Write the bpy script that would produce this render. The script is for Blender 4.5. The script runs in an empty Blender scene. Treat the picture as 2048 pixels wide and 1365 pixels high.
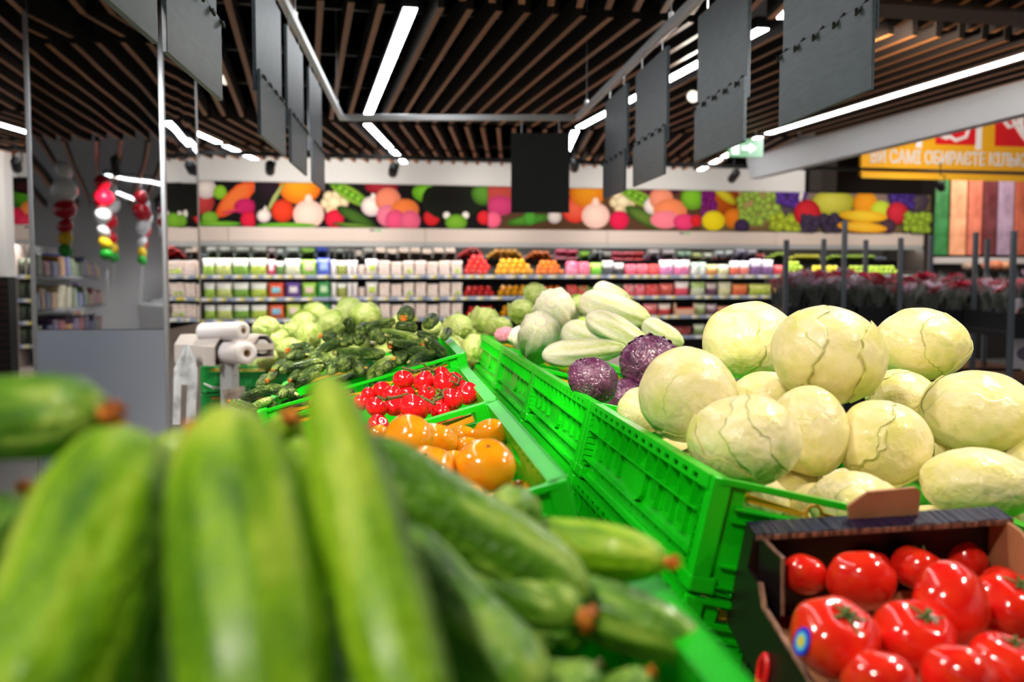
import bpy, bmesh, math, random
from mathutils import Vector, Matrix, noise
V = Vector
R = math.radians
rnd = random.Random(7)
SC = bpy.context.scene
COL = SC.collection

# ------------------------------------------------------------------ camera, world, exposure
EYE = V((0.0, 0.0, 1.35))            # eye height over the floor; +Y looks into the shop
FPX = 1980.0                         # focal length in pixels of the 2048 px wide frame
PITCH = math.atan(132.5 / FPX)
cd = bpy.data.cameras.new('camera'); cam = bpy.data.objects.new('camera', cd); COL.objects.link(cam)
cam.location = EYE; cam.rotation_euler = (R(90) - PITCH, 0, 0)
cd.sensor_width = 36.0; cd.lens = 36.0 * FPX / 2048.0; cd.clip_start = 0.02; cd.clip_end = 120
cd.dof.use_dof = True; cd.dof.focus_distance = 1.75; cd.dof.aperture_fstop = 4.2
SC.camera = cam
w = bpy.data.worlds.new('world'); SC.world = w; w.use_nodes = True
w.node_tree.nodes['Background'].inputs[0].default_value = (1.0, 0.97, 0.94, 1)
w.node_tree.nodes['Background'].inputs[1].default_value = 0.32
SC.view_settings.view_transform = 'Standard'; SC.view_settings.look = 'None'
SC.view_settings.exposure = 0.14; SC.view_settings.gamma = 1.0; SC.view_settings.use_curve_mapping = False
SC.cycles.max_bounces = 8; SC.cycles.diffuse_bounces = 3; SC.cycles.glossy_bounces = 4
SC.cycles.transparent_max_bounces = 12; SC.cycles.transmission_bounces = 4
SC.cycles.caustics_reflective = False; SC.cycles.caustics_refractive = False
SC.cycles.sample_clamp_indirect = 6.0
LAMP = 13.0                          # radiance of the ceiling light lines
SPOTW = 1.0                          # scale of the track spots

def at(u, v, y):
    """World point seen at pixel (u, v) of the photograph, y metres into the shop."""
    a, b = (u - 1024.0) / FPX, (682.5 - v) / FPX
    d = V((a, math.cos(PITCH) + b * math.sin(PITCH), -math.sin(PITCH) + b * math.cos(PITCH)))
    return EYE + d * (y / d.y)
def px(n, y):
    return n * y / FPX

# ------------------------------------------------------------------ materials
def lin(c):
    return tuple(((x / 255) / 12.92 if x / 255 < .04045 else ((x / 255 + .055) / 1.055) ** 2.4) for x in c)
def base(name):
    m = bpy.data.materials.new(name); m.use_nodes = True
    return m, m.node_tree, m.node_tree.nodes['Principled BSDF']
MATS = {}
def mat(name, c, rough=.5, metal=0.0, spec=.5, c2=None, scale=8.0, stretch=(1, 1, 1), bump=0.0, bscale=None, coat=0.0, sss=0.0, contrast=.15, vary=0.0, alpha=1.0, detail=4, bstretch=None):
    if name in MATS: return MATS[name]
    m, nt, b = base(name); N, L = nt.nodes, nt.links
    b.inputs['Base Color'].default_value = (*c, 1); b.inputs['Roughness'].default_value = rough
    b.inputs['Metallic'].default_value = metal; b.inputs['Specular IOR Level'].default_value = spec
    b.inputs['Coat Weight'].default_value = coat; b.inputs['Coat Roughness'].default_value = .08
    if sss: b.inputs['Subsurface Weight'].default_value = sss; b.inputs['Subsurface Radius'].default_value = (.01, .01, .005); b.inputs['Subsurface Scale'].default_value = .6
    if alpha < 1: b.inputs['Alpha'].default_value = alpha
    tc = N.new('ShaderNodeTexCoord'); out = None
    def tex(sc, st):
        mp = N.new('ShaderNodeMapping'); mp.inputs['Scale'].default_value = st; L.new(tc.outputs['Object'], mp.inputs[0])
        no = N.new('ShaderNodeTexNoise'); no.inputs['Scale'].default_value = sc; no.inputs['Detail'].default_value = detail
        L.new(mp.outputs[0], no.inputs['Vector']); return no
    if c2:
        no = tex(scale, stretch)
        cr = N.new('ShaderNodeValToRGB'); cr.color_ramp.elements[0].position = .5 - contrast; cr.color_ramp.elements[1].position = .5 + contrast
        cr.color_ramp.elements[0].color = (*c, 1); cr.color_ramp.elements[1].color = (*c2, 1)
        L.new(no.outputs[0], cr.inputs[0]); out = cr.outputs[0]
    if vary:
        oi = N.new('ShaderNodeObjectInfo'); hs = N.new('ShaderNodeHueSaturation')
        mr = N.new('ShaderNodeMapRange'); mr.inputs[3].default_value = 1 - vary; mr.inputs[4].default_value = 1 + vary
        L.new(oi.outputs['Random'], mr.inputs[0]); L.new(mr.outputs[0], hs.inputs['Value'])
        if out: L.new(out, hs.inputs['Color'])
        else: hs.inputs['Color'].default_value = (*c, 1)
        out = hs.outputs[0]
    if out: L.new(out, b.inputs['Base Color'])
    if bump:
        nb = tex(bscale or scale, bstretch or stretch); bp = N.new('ShaderNodeBump'); bp.inputs['Strength'].default_value = bump; bp.inputs['Distance'].default_value = .01
        L.new(nb.outputs[0], bp.inputs['Height']); L.new(bp.outputs[0], b.inputs['Normal'])
    MATS[name] = m
    return m
def emit(name, c, s):
    if name in MATS: return MATS[name]
    m, nt, b = base(name)
    b.inputs['Base Color'].default_value = (.8, .8, .8, 1)
    b.inputs['Emission Color'].default_value = (*c, 1); b.inputs['Emission Strength'].default_value = s
    MATS[name] = m; return m
def attr_mat(name, rough=.4, bump=0, bscale=40, coat=0.0, spec=.5):
    """Colour from the mesh's 'print' attribute (flat print, or the leaf colour of a vegetable)."""
    m, nt, b = base(name); N, L = nt.nodes, nt.links
    a = N.new('ShaderNodeAttribute'); a.attribute_name = 'print'
    L.new(a.outputs['Color'], b.inputs['Base Color']); b.inputs['Specular IOR Level'].default_value = spec; b.inputs['Roughness'].default_value = rough; b.inputs['Coat Weight'].default_value = coat
    if bump:
        no = N.new('ShaderNodeTexNoise'); no.inputs['Scale'].default_value = bscale; tc = N.new('ShaderNodeTexCoord'); L.new(tc.outputs['Object'], no.inputs['Vector'])
        bp = N.new('ShaderNodeBump'); bp.inputs['Strength'].default_value = bump; bp.inputs['Distance'].default_value = .01; L.new(no.outputs[0], bp.inputs['Height']); L.new(bp.outputs[0], b.inputs['Normal'])
    MATS[name] = m; return m
def film_mat(name, fac=.16, tint=(1, 1, 1), rough=.12, bump=.5, bscale=60):
    """Thin clear plastic: mostly see-through, part glossy, crinkled."""
    m = bpy.data.materials.new(name); m.use_nodes = True; nt = m.node_tree; N, L = nt.nodes, nt.links
    N.remove(N['Principled BSDF']); o = N['Material Output']
    t = N.new('ShaderNodeBsdfTransparent'); t.inputs[0].default_value = (*tint, 1)
    g = N.new('ShaderNodeBsdfPrincipled'); g.inputs['Base Color'].default_value = (.85, .87, .88, 1); g.inputs['Roughness'].default_value = rough; g.inputs['Specular IOR Level'].default_value = .9
    mx = N.new('ShaderNodeMixShader'); tc = N.new('ShaderNodeTexCoord'); no = N.new('ShaderNodeTexNoise'); no.inputs['Scale'].default_value = bscale
    L.new(tc.outputs['Object'], no.inputs['Vector']); bp = N.new('ShaderNodeBump'); bp.inputs['Strength'].default_value = bump; bp.inputs['Distance'].default_value = .01
    L.new(no.outputs[0], bp.inputs['Height']); L.new(bp.outputs[0], g.inputs['Normal'])
    cr = N.new('ShaderNodeMapRange'); cr.inputs[1].default_value = .35; cr.inputs[2].default_value = .7; cr.inputs[3].default_value = fac * .5; cr.inputs[4].default_value = fac * 1.8
    L.new(no.outputs[0], cr.inputs[0]); L.new(cr.outputs[0], mx.inputs[0])
    L.new(t.outputs[0], mx.inputs[1]); L.new(g.outputs[0], mx.inputs[2]); L.new(mx.outputs[0], o.inputs[0])
    MATS[name] = m; return m
def gourd_mat(name, dark, mid, light, rough=.28, streak=1.0, bump=.25, coat=.3, spec=.5):
    """Skin of cucumbers and zucchini: long streaks, pale speckles, a lighter blossom end (+X)."""
    m, nt, b = base(name); N, L = nt.nodes, nt.links
    tc = N.new('ShaderNodeTexCoord'); mp = N.new('ShaderNodeMapping'); mp.inputs['Scale'].default_value = (1.8, 6.5, 6.5); L.new(tc.outputs['Object'], mp.inputs[0])
    oi = N.new('ShaderNodeObjectInfo'); ad = N.new('ShaderNodeVectorMath'); ad.operation = 'ADD'
    ml = N.new('ShaderNodeMath'); ml.operation = 'MULTIPLY'; ml.inputs[1].default_value = 37; L.new(oi.outputs['Random'], ml.inputs[0])
    L.new(mp.outputs[0], ad.inputs[0]); L.new(ml.outputs[0], ad.inputs[1])
    n1 = N.new('ShaderNodeTexNoise'); n1.inputs['Scale'].default_value = 1.6; n1.inputs['Detail'].default_value = 3; L.new(ad.outputs[0], n1.inputs['Vector'])
    sx = N.new('ShaderNodeSeparateXYZ'); L.new(tc.outputs['Object'], sx.inputs[0])
    mr = N.new('ShaderNodeMapRange'); mr.inputs[1].default_value = .1; mr.inputs[2].default_value = .5; mr.inputs[3].default_value = 0; mr.inputs[4].default_value = .16; L.new(sx.outputs['X'], mr.inputs[0])
    s = N.new('ShaderNodeMath'); L.new(n1.outputs[0], s.inputs[0]); L.new(mr.outputs[0], s.inputs[1])
    cr = N.new('ShaderNodeValToRGB'); e = cr.color_ramp.elements
    e[0].position = .34; e[0].color = (*dark, 1); e[1].position = .78; e[1].color = (*light, 1); k = e.new(.54); k.color = (*mid, 1)
    L.new(s.outputs[0], cr.inputs[0])
    vo = N.new('ShaderNodeTexVoronoi'); vo.inputs['Scale'].default_value = 34; L.new(tc.outputs['Object'], vo.inputs['Vector'])
    v2 = N.new('ShaderNodeMapRange'); v2.inputs[1].default_value = .06; v2.inputs[2].default_value = .26; v2.inputs[3].default_value = .5 * streak; v2.inputs[4].default_value = 0; L.new(vo.outputs['Distance'], v2.inputs[0])
    mx = N.new('ShaderNodeMix'); mx.data_type = 'RGBA'; L.new(v2.outputs[0], mx.inputs[0]); L.new(cr.outputs[0], mx.inputs[6]); mx.inputs[7].default_value = (*light, 1)
    L.new(mx.outputs[2], b.inputs['Base Color']); b.inputs['Roughness'].default_value = rough; b.inputs['Coat Weight'].default_value = coat; b.inputs['Coat Roughness'].default_value = .2; b.inputs['Specular IOR Level'].default_value = spec
    bp = N.new('ShaderNodeBump'); bp.inputs['Strength'].default_value = bump; bp.inputs['Distance'].default_value = .02
    n3 = N.new('ShaderNodeTexNoise'); n3.inputs['Scale'].default_value = 26; L.new(tc.outputs['Object'], n3.inputs['Vector']); L.new(n3.outputs[0], bp.inputs['Height']); L.new(bp.outputs[0], b.inputs['Normal'])
    MATS[name] = m; return m

# ------------------------------------------------------------------ mesh builder
class MB:
    def __init__(s): s.v, s.f, s.m, s.c = [], [], [], []
    def add(s, vs, fs, mi=0, cols=None):
        o = len(s.v); s.v += [tuple(p) for p in vs]; s.f += [tuple(i + o for i in q) for q in fs]; s.m += [mi] * len(fs)
        s.c += list(cols) if cols else [(1, 1, 1)] * len(vs); return s
    def box(s, a, b, mi=0, M=None):
        x0, y0, z0 = a; x1, y1, z1 = b
        vs = [V(p) for p in ((x0,y0,z0),(x1,y0,z0),(x1,y1,z0),(x0,y1,z0),(x0,y0,z1),(x1,y0,z1),(x1,y1,z1),(x0,y1,z1))]
        if M: vs = [M @ p for p in vs]
        return s.add(vs, [(0,3,2,1),(4,5,6,7),(0,1,5,4),(1,2,6,5),(2,3,7,6),(3,0,4,7)], mi)
    def rbox(s, a, b, r, mi=0):
        """Box with chamfered edges."""
        bm = bmesh.new(); bmesh.ops.create_cube(bm, size=1)
        for q in bm.verts: q.co = V([(a[i] + b[i]) / 2 + q.co[i] * (b[i] - a[i]) for i in range(3)])
        bmesh.ops.bevel(bm, geom=bm.edges[:], offset=r, segments=2, affect='EDGES', profile=.5)
        bm.verts.ensure_lookup_table()
        s.add([q.co.copy() for q in bm.verts], [[q.index for q in f.verts] for f in bm.faces], mi); bm.free(); return s
    def tube(s, pts, r, n=10, mi=0, caps=True):
        pts = [V(p) for p in pts]; rs = r if isinstance(r, (list, tuple)) else [r] * len(pts)
        vs, fs = [], []; up = None
        for i, p in enumerate(pts):
            d = (pts[min(i+1, len(pts)-1)] - pts[max(i-1, 0)]).normalized()
            if up is None: up = d.orthogonal().normalized()
            up = (up - d * up.dot(d)).normalized(); sd = d.cross(up)
            vs += [p + (up * math.cos(2*math.pi*k/n) + sd * math.sin(2*math.pi*k/n)) * rs[i] for k in range(n)]
        for i in range(len(pts) - 1):
            for k in range(n):
                a, b = i*n+k, i*n+(k+1) % n; fs.append((a, b, b+n, a+n))
        if caps: fs.append(tuple(range(n))[::-1]); fs.append(tuple(range((len(pts)-1)*n, len(pts)*n)))
        return s.add(vs, fs, mi)
    def lathe(s, prof, n=24, mi=0, M=None):
        vs, fs = [], []
        for r, z in prof: vs += [V((r*math.cos(2*math.pi*k/n), r*math.sin(2*math.pi*k/n), z)) for k in range(n)]
        if M: vs = [M @ p for p in vs]
        for i in range(len(prof)-1):
            for k in range(n):
                a, b = i*n+k, i*n+(k+1) % n; fs.append((a, b, b+n, a+n))
        return s.add(vs, fs, mi)
    def prism(s, poly, t, O, U, W, mi=0):
        """Polygon in the plane (O; U, W) given a thickness t along U x W."""
        O, U, W = V(O), V(U), V(W); N = U.cross(W).normalized() * t; n = len(poly)
        vs = [O + U*a + W*b for a, b in poly] + [O + U*a + W*b + N for a, b in poly]
        fs = [tuple(range(n))[::-1], tuple(range(n, 2*n))] + [(i, (i+1) % n, n+(i+1) % n, n+i) for i in range(n)]
        return s.add(vs, fs, mi)
    def plate(s, Wd, Hd, holes, t, O, U, D, N, mi=0):
        """Plate Wd x Hd (U across, D down) with rectangular holes, thickness t along N."""
        O, U, D, N = V(O), V(U), V(D), V(N)
        xs = sorted({0, Wd, *[h[0] for h in holes], *[h[2] for h in holes]}); ys = sorted({0, Hd, *[h[1] for h in holes], *[h[3] for h in holes]})
        xs = [x for x in xs if 0 <= x <= Wd]; ys = [y for y in ys if 0 <= y <= Hd]
        nx, ny = len(xs), len(ys)
        def solid(i, j):
            if not (0 <= i < nx-1 and 0 <= j < ny-1): return False
            cx, cy = (xs[i]+xs[i+1])/2, (ys[j]+ys[j+1])/2
            return not any(h[0] < cx < h[2] and h[1] < cy < h[3] for h in holes)
        vs = [O + U*x + D*y + N*(t*k) for k in (0, 1) for y in ys for x in xs]; fs = []
        I = lambda i, j, k: k*nx*ny + j*nx + i
        for j in range(ny-1):
            for i in range(nx-1):
                if not solid(i, j): continue
                fs.append((I(i,j,1), I(i,j+1,1), I(i+1,j+1,1), I(i+1,j,1))); fs.append((I(i,j,0), I(i+1,j,0), I(i+1,j+1,0), I(i,j+1,0)))
                if not solid(i-1, j): fs.append((I(i,j,0), I(i,j+1,0), I(i,j+1,1), I(i,j,1)))
                if not solid(i+1, j): fs.append((I(i+1,j,0), I(i+1,j,1), I(i+1,j+1,1), I(i+1,j+1,0)))
                if not solid(i, j-1): fs.append((I(i,j,0), I(i,j,1), I(i+1,j,1), I(i+1,j,0)))
                if not solid(i, j+1): fs.append((I(i,j+1,0), I(i+1,j+1,0), I(i+1,j+1,1), I(i,j+1,1)))
        return s.add(vs, fs, mi)
    def mesh(s, name, mats, smooth=False):
        me = bpy.data.meshes.new(name); me.from_pydata(s.v, [], s.f)
        for m in (mats if isinstance(mats, (list, tuple)) else [mats]): me.materials.append(m)
        me.polygons.foreach_set('material_index', s.m)
        if any(c != (1, 1, 1) for c in s.c):
            at_ = me.color_attributes.new('print', 'FLOAT_COLOR', 'POINT')
            at_.data.foreach_set('color', [x for c in s.c for x in (c[0], c[1], c[2], 1.0)])
        if smooth: me.polygons.foreach_set('use_smooth', [True] * len(s.f))
        me.update(); return me
    def obj(s, name, mats, parent=None, smooth=False, M=None):
        return link(name, s.mesh(name, mats, smooth), parent, M)
def link(name, data, parent=None, M=None):
    o = bpy.data.objects.new(name, data); COL.objects.link(o)
    if parent: o.parent = parent
    if M is not None: o.matrix_local = M
    return o
def tag(o, label=None, cat=None, group=None, kind=None):
    for k, x in (('label', label), ('category', cat), ('group', group), ('kind', kind)):
        if x: o[k] = x
    return o
def thing(name, label, cat, M=None, group=None):
    o = link(name, None, None, M); o.empty_display_size = .05
    return tag(o, label, cat, group)
KIDS = {}
def copy_tree(o, M=None, parent=None, label=None, group=None):
    c = o.copy(); COL.objects.link(c)
    if parent: c.parent = parent
    if M is not None: c.matrix_local = M
    if label: c['label'] = label
    if group: c['group'] = group
    for ch in list(o.children): copy_tree(ch, None, c)
    return c
def axes(o, x, y, z):
    """Matrix with the given origin and column axes."""
    M = Matrix.Identity(4)
    for i, a in enumerate((x, y, z, o)):
        for j in range(3): M[j][i] = a[j]
    return M
def along(p0, p1, roll=0.0, up=V((0, 0, 1))):
    """Frame at the middle of p0-p1 whose X axis runs from p0 to p1."""
    x = (p1 - p0).normalized()
    if abs(x.dot(up)) > .98: up = V((0, 1, 0))
    y = up.cross(x).normalized(); z = x.cross(y)
    return axes((p0 + p1) / 2, x, y, z) @ Matrix.Rotation(roll, 4, 'X')
def TR(loc, rz=0.0, rx=0.0, ry=0.0, s=1.0):
    S = s if isinstance(s, (tuple, list)) else (s, s, s)
    return Matrix.Translation(V(loc)) @ Matrix.Rotation(rz, 4, 'Z') @ Matrix.Rotation(rx, 4, 'X') @ Matrix.Rotation(ry, 4, 'Y') @ Matrix.Diagonal((*S, 1))
ORD = ['first', 'second', 'third', 'fourth', 'fifth', 'sixth', 'seventh', 'eighth', 'ninth', 'tenth', 'eleventh', 'twelfth', 'thirteenth', 'fourteenth', 'fifteenth', 'sixteenth', 'seventeenth', 'eighteenth', 'nineteenth', 'twentieth']

# plain materials
M_black = mat('black_paint', lin((22, 21, 21)), .5)
M_blackvoid = mat('ceiling_void', lin((8, 6, 6)), .95, spec=.05)
M_wood = mat('slat_wood', lin((146, 84, 38)), .5, c2=lin((206, 130, 66)), scale=3, stretch=(1, 14, 14), contrast=.3, vary=.25)
M_woodside = mat('slat_side', lin((38, 27, 20)), .7)
M_white = mat('white_paint', lin((226, 226, 228)), .6)
M_alu = mat('brushed_aluminium', lin((205, 205, 205)), .32, metal=.9)
M_steel = mat('grey_powder_coat', lin((178, 180, 182)), .4, metal=.1)
M_mirror = mat('mirror_sheet', (.72, .73, .74), .015, metal=1.0, bump=.22, bscale=2.2, stretch=(1, 1, .8), detail=1)
M_colgrey = mat('column_grey', lin((150, 155, 165)), .4, metal=0)
M_board = mat('chalkboard_grey', lin((68, 77, 88)), .36, c2=lin((80, 90, 100)), scale=14, stretch=(1, 1, 5), spec=.5)
M_boardblack = mat('chalkboard_black', lin((20, 20, 20)), .55)
M_beige = mat('fridge_canopy', lin((222, 205, 196)), .4)
M_fridgein = mat('fridge_liner', lin((44, 44, 46)), .5)
M_rail = mat('shelf_rail', lin((165, 178, 205)), .35)
M_tagw = mat('tag_white', lin((250, 248, 244)), .4)
M_tagy = mat('tag_yellow', lin((245, 228, 60)), .4)
M_lamp = emit('light_line', (.95, .98, 1.0), LAMP)
M_led = emit('fridge_led', (1, .96, .92), 30.0)
M_bulb = emit('spot_lens', (1, .86, .7), 1.3)
M_floor = mat('floor_tile', lin((176, 172, 166)), .25, c2=lin((165, 163, 160)), scale=1.5)
M_crate = mat('green_crate_plastic', lin((16, 204, 20)), .32, spec=.5, c2=lin((8, 186, 14)), scale=5, vary=.05)
M_crate_shaded = mat('shaded_green_crate_plastic', lin((12, 120, 46)), .35)  # same crate green darkened: shade on the far crates put into the colour
M_strap = mat('orange_latch', lin((236, 160, 28)), .4)
M_stem = mat('green_stem', lin((96, 128, 38)), .5, c2=lin((60, 92, 30)), scale=40)
M_paper = mat('print_paper', lin((240, 238, 235)), .5)
# ------------------------------------------------------------------ directions of the place
def unit(x, y): return V((x, y, 0)).normalized()
WX = unit(1, .2217); WN = V((WX.y, -WX.x, 0))         # along the fridge wall; out of it, towards the camera
W0 = V((0, 13.5, 0))
IA = unit(-.128, 1); IB = V((IA.y, -IA.x, 0))         # along the produce island (away); across it (right)
RA = unit(-.0934, 1); RB = V((RA.y, -RA.x, 0))        # along the hanging rail; across it
UP = V((0, 0, 1))
def wall(u, v=550, off=0.0):
    """Point on the wall plane, off metres in front of it, seen at a pixel."""
    p = at(u, v, 1.0) - EYE; O = W0 + WN * off
    t = (O - V((EYE.x, EYE.y, 0))).dot(WN) / V((p.x, p.y, 0)).dot(WN)
    return EYE + p * t
def wall_s(u, v=550, off=0.0): return (wall(u, v, off) - W0).dot(WX)
WM = axes(W0, WX, -WN, UP)                             # wall frame: x along, y into the wall, z up

# ------------------------------------------------------------------ room shell
ZS = 2.71                                              # underside of the slats
fl = MB().box((-16, -18, -.1), (16, 19, 0)).obj('floor', M_floor); tag(fl, kind='structure')
ce = MB().box((-14, -17, 5.0), (14, 18, 5.1)).obj('ceiling', M_blackvoid); tag(ce, kind='structure')
slat = MB().box((-.5, -.017, 0), (.5, .017, .13)); slat.m = [0 if k == 0 else 1 for k in range(6)]; slat = slat.mesh('slat', [M_wood, M_woodside])
def slat_at(p, d, n):
    o = link('slat', slat, ce); y = V((-d.y, d.x, 0))
    o.matrix_local = axes(p, d * n, y, UP)
def inter(p, d, line_y):                               # where p + t d meets the band edge Y = line_y + .2217 X
    return (line_y + .2217 * p.x - p.y) / (d.y - .2217 * d.x)
bands = [(5.23, 9.16, unit(-.209, 1), -44, 34), (9.32, 11.05, unit(0, 1), -46, 36), (11.21, 12.5, unit(0, 1), -46, 36), (.9, 5.08, unit(0, 1), -34, 34)]
LAMPX = [-4.64, -3.03, -1.31, .6, 2.45]
def is_lamp(x): return any(abs(x - l) < .06 for l in LAMPX)
for y0, y1, d, i0, i1 in bands:
    for i in range(i0, i1):
        x = i * .1475 + .0185
        p = V((x, (y0 + y1) / 2 + .2217 * x, ZS))
        if d.x:                                        # the slanted band meets its neighbour at its far edge
            p = V((x, 9.24 + .2217 * x, ZS)); a, b = inter(p, d, y0), inter(p, d, y1)
        else:
            if y0 < 1: x2 = x; p = V((x + .03, 3 + .2217 * x, ZS))
            a, b = inter(p, d, y0), inter(p, d, y1)
        q = p + d * ((a + b) / 2)
        if abs(q.x) > 6.2 or q.x > 2.85 - .19 * (q.y - 11) + .0: continue
        if q.x > 3.4 and y0 > 5 and d.x and x > 3.25: continue
        if any(abs(x + .0 - l) < .05 for l in LAMPX) and y0 > 1: continue
        slat_at(q, d, b - a)
for i in range(-24, 16):                               # the slats over the tills, seen in the mirror
    p = V((i * .26, -5.5, ZS)); slat_at(p, unit(.2, 1), 11.5)
for k, yy in enumerate((5.9, 7.1, 8.3, 9.9, 11.8, 3.4)):   # carrier rails above the slats
    c = MB().box((-7.5, -.02, ZS + .13), (2.3 + .1 * (9 - yy), .02, ZS + .17)).obj('carrier_rail', M_black, ce); c.matrix_local = axes(V((0, yy, 0)), WX, -WN, UP)
# walls
ww = MB().box((-9.5, .75, 0), (4.4, .9, 2.5)).box((-6.2, .02, 2.545), (4.35, .75, 2.86)).obj('wall_back', M_white, M=WM); tag(ww, kind='structure')
wl = MB().box((-6.9, 11.2, .0), (-6.7, 13.2, 5)).box((-9.5, 11.0, 1.33), (-5.6, 11.2, 5)).obj('wall_left', M_white); tag(wl, kind='structure')
M_dkred = mat('dark_red_cladding', lin((46, 18, 16)), .5)
pl = MB()
pl.box((-9.5, 11.02, 0), (-5.6, 11.2, 1.325), 0)
o = pl.obj('wall_plinth', M_black); tag(o, kind='structure')
for k in range(16): MB().box((-9.4, 10.995, .1 + k * .075), (-5.62, 11.025, .145 + k * .075)).obj('cladding_board', M_dkred, o)
wb = MB().box((-14, -12.2, 0), (14, -12, 5)).obj('wall_front', M_white); tag(wb, kind='structure')
o = MB().box((-9.5, .03, 2.865), (4.6, .9, 5)).obj('trim_3', M_blackvoid, M=WM); tag(o, kind='structure')
# bulkhead on the right that closes the slatted ceiling
bk = MB(); bd = unit(-.19, 1); q0, q1 = V((5.0, -.5, 0)), V((2.72, 11.6, 0)); nn = V((bd.y, -bd.x, 0))
vs = [q0 + UP*(ZS-.02), q0 + nn*.05 + UP*(ZS-.17), q0 + nn*.16 + UP*(ZS-.17), q0 + nn*.16 + UP*5, q0 + UP*5]
vs += [q1 + UP*(ZS-.02), q1 + nn*.05 + UP*(ZS-.25), q1 + nn*.16 + UP*(ZS-.25), q1 + nn*.16 + UP*5, q1 + UP*5]
bk.add(vs, [(0,1,6,5),(1,2,7,6),(2,3,8,7),(3,4,9,8),(4,0,5,9),(0,4,3,2,1),(5,6,7,8,9)])
o = bk.obj('trim_1', M_white); tag(o, kind='structure')
# beam parallel to the wall, top right
o = MB().box((1.55, -.12, ZS - .02), (5.2, .12, ZS + .2)).obj('trim_2', mat('beam_wood', lin((84, 62, 46)), .5), M=axes(V((0, 4.72, 0)), WX, -WN, UP)); tag(o, kind='structure')
# dark wall right of the fridges, and the far wall beyond
wr = MB().box((4.36, .3, 2.3), (6.45, .75, 5)).box((4.41, .0, 2.56), (4.6, .3, 5)).box((6.3, -.02, 0), (6.45, .75, 2.3)).obj('wall_right', mat('brown_wall', lin((40, 31, 26)), .7), M=WM); tag(wr, kind='structure')
wf = MB().box((6.3, 3.4, 0), (14, 3.6, 5.5)).obj('wall_far', mat('far_wall', lin((54, 44, 40)), .7), M=WM); tag(wf, kind='structure')

# ------------------------------------------------------------------ light lines in the ceiling
def lamp_line(p0, p1, label, grp='light lines in the slatted ceiling'):
    d = (p1 - p0); L = d.length; d.normalize(); M = axes((p0 + p1) / 2, d, V((-d.y, d.x, 0)), UP)
    t = thing('ceiling_light', label, 'light', M, grp)
    h = MB().box((-L/2 - .01, -.042, .008), (L/2 + .01, .042, .07)).obj('housing', M_black, t)
    MB().box((-L/2, -.034, 0), (L/2, .034, .012)).obj('diffuser', M_lamp, t)
names = ['far left', 'left of the column', 'left of the black sign', 'behind the black sign', 'beside the exit sign', 'by the bulkhead']
for i, x in enumerate(LAMPX):
    for (y0, y1, d, _, _), nm, cond in ((bands[1], 'middle band', True), (bands[2], 'band by the wall', True), (bands[0], 'wide slanted band', i >= 2 and i < 5), (bands[3], 'band overhead', i in (2, 3, 4))):
        if not cond: continue
        if d.x: p = V((x, 9.24 + .2217 * x, ZS - .004))
        else: p = V((x, (y0 + y1) / 2 + .2217 * x, ZS - .004))
        if y0 < 1: p = V((x + .84, 3, ZS - .004))
        a, b = inter(p, d, y0 + .05), inter(p, d, y1 - .04)
        lamp_line(p + d * a, p + d * b, 'white light line of the %s, %s' % (nm, names[i]))
for k, (xa, ya, xb, yb) in enumerate(((-2.6, -1.0, -2.2, -3.4), (-2.2, -3.5, -2.9, -6.0), (-3.9, -3.4, -3.3, -6.4), (-3.0, -6.6, -3.8, -9.5), (-4.4, -6.8, -4.6, -10.0), (-2.0, -7, -2.6, -10))):
    lamp_line(V((xa, ya, ZS)), V((xb, yb, ZS)), 'light line over the tills seen in the mirror, %s along' % ORD[k])

# ------------------------------------------------------------------ track spots
def track_spot(p, target, power, label, size=1.0, ang=70, col=(1, .9, .78), light=True, drop=.0):
    p, target = V(p), V(target); d = (target - p).normalized(); y = d.orthogonal().normalized(); M = axes(p, y.cross(d), y, d)
    t = thing('track_spot', label, 'spotlight', M, 'track spotlights')
    MB().lathe([(.0, -.11), (.044, -.11), (.05, -.1), (.052, .1), (.05, .115), (.045, .115), (.042, .08)], 20).obj('body', M_black, t, True)
    MB().lathe([(.0, .085), (.043, .085)], 20).obj('lens', M_bulb, t)
    b = M.inverted()
    MB().tube([b @ (p + V((0, 0, .02)) + V((.056, 0, 0))), b @ (p + V((.056, 0, .12))), b @ (p + V((0, 0, .13))), b @ V((p.x, p.y, max(ZS + .02 - drop, p.z + .16)))], .008, 8).obj('bracket', M_black, t)
    if light:
        ld = bpy.data.lights.new('spot', 'SPOT'); ld.energy = power * SPOTW; ld.spot_size = R(ang); ld.spot_blend = .55; ld.shadow_soft_size = .05; ld.color = col
        lo = bpy.data.objects.new('spot_beam', ld); COL.objects.link(lo); lo.parent = t
        lo.matrix_local = Matrix.Translation((0, 0, .13)) @ Matrix.Rotation(math.pi, 4, 'X')
track = MB().box((-7, -.018, -.02), (8.2, .018, .02)).obj('spot_track', M_black, M=axes(V((0, 11.15, ZS - .085)), WX, -WN, UP)); tag(track, 'long black lighting track parallel to the fridge wall', 'track')
def wall_spot(u, v, y, s, label, pw=60):
    p = at(u, v, y); s0 = wall_s(s); track_spot(p, W0 + WX * s0 + UP * 1.9, pw * .9, label, ang=95)
wall_spot(787, 340, 10.85, 760, 'black track spot left of the black sign', 120)
wall_spot(540, 336, 10.6, 540, 'black track spot behind the left row of signs', 120)
wall_spot(1468, 352, 11.6, 1380, 'black track spot below the exit sign', 120)
wall_spot(1880, 372, 12.3, 1960, 'black track spot in front of the yellow banner', 60)
wall_spot(33, 330, 9.9, 60, 'black track spot left of the mirrored column', 60)
wall_spot(1150, 330, 11.2, 1120, 'black track spot hidden behind the black sign', 120)
track_spot(at(449, 155, 7.6), at(1100, 760, 2.6), 30, 'spot with a lit round face beside the left row of signs', drop=.2)
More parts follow.
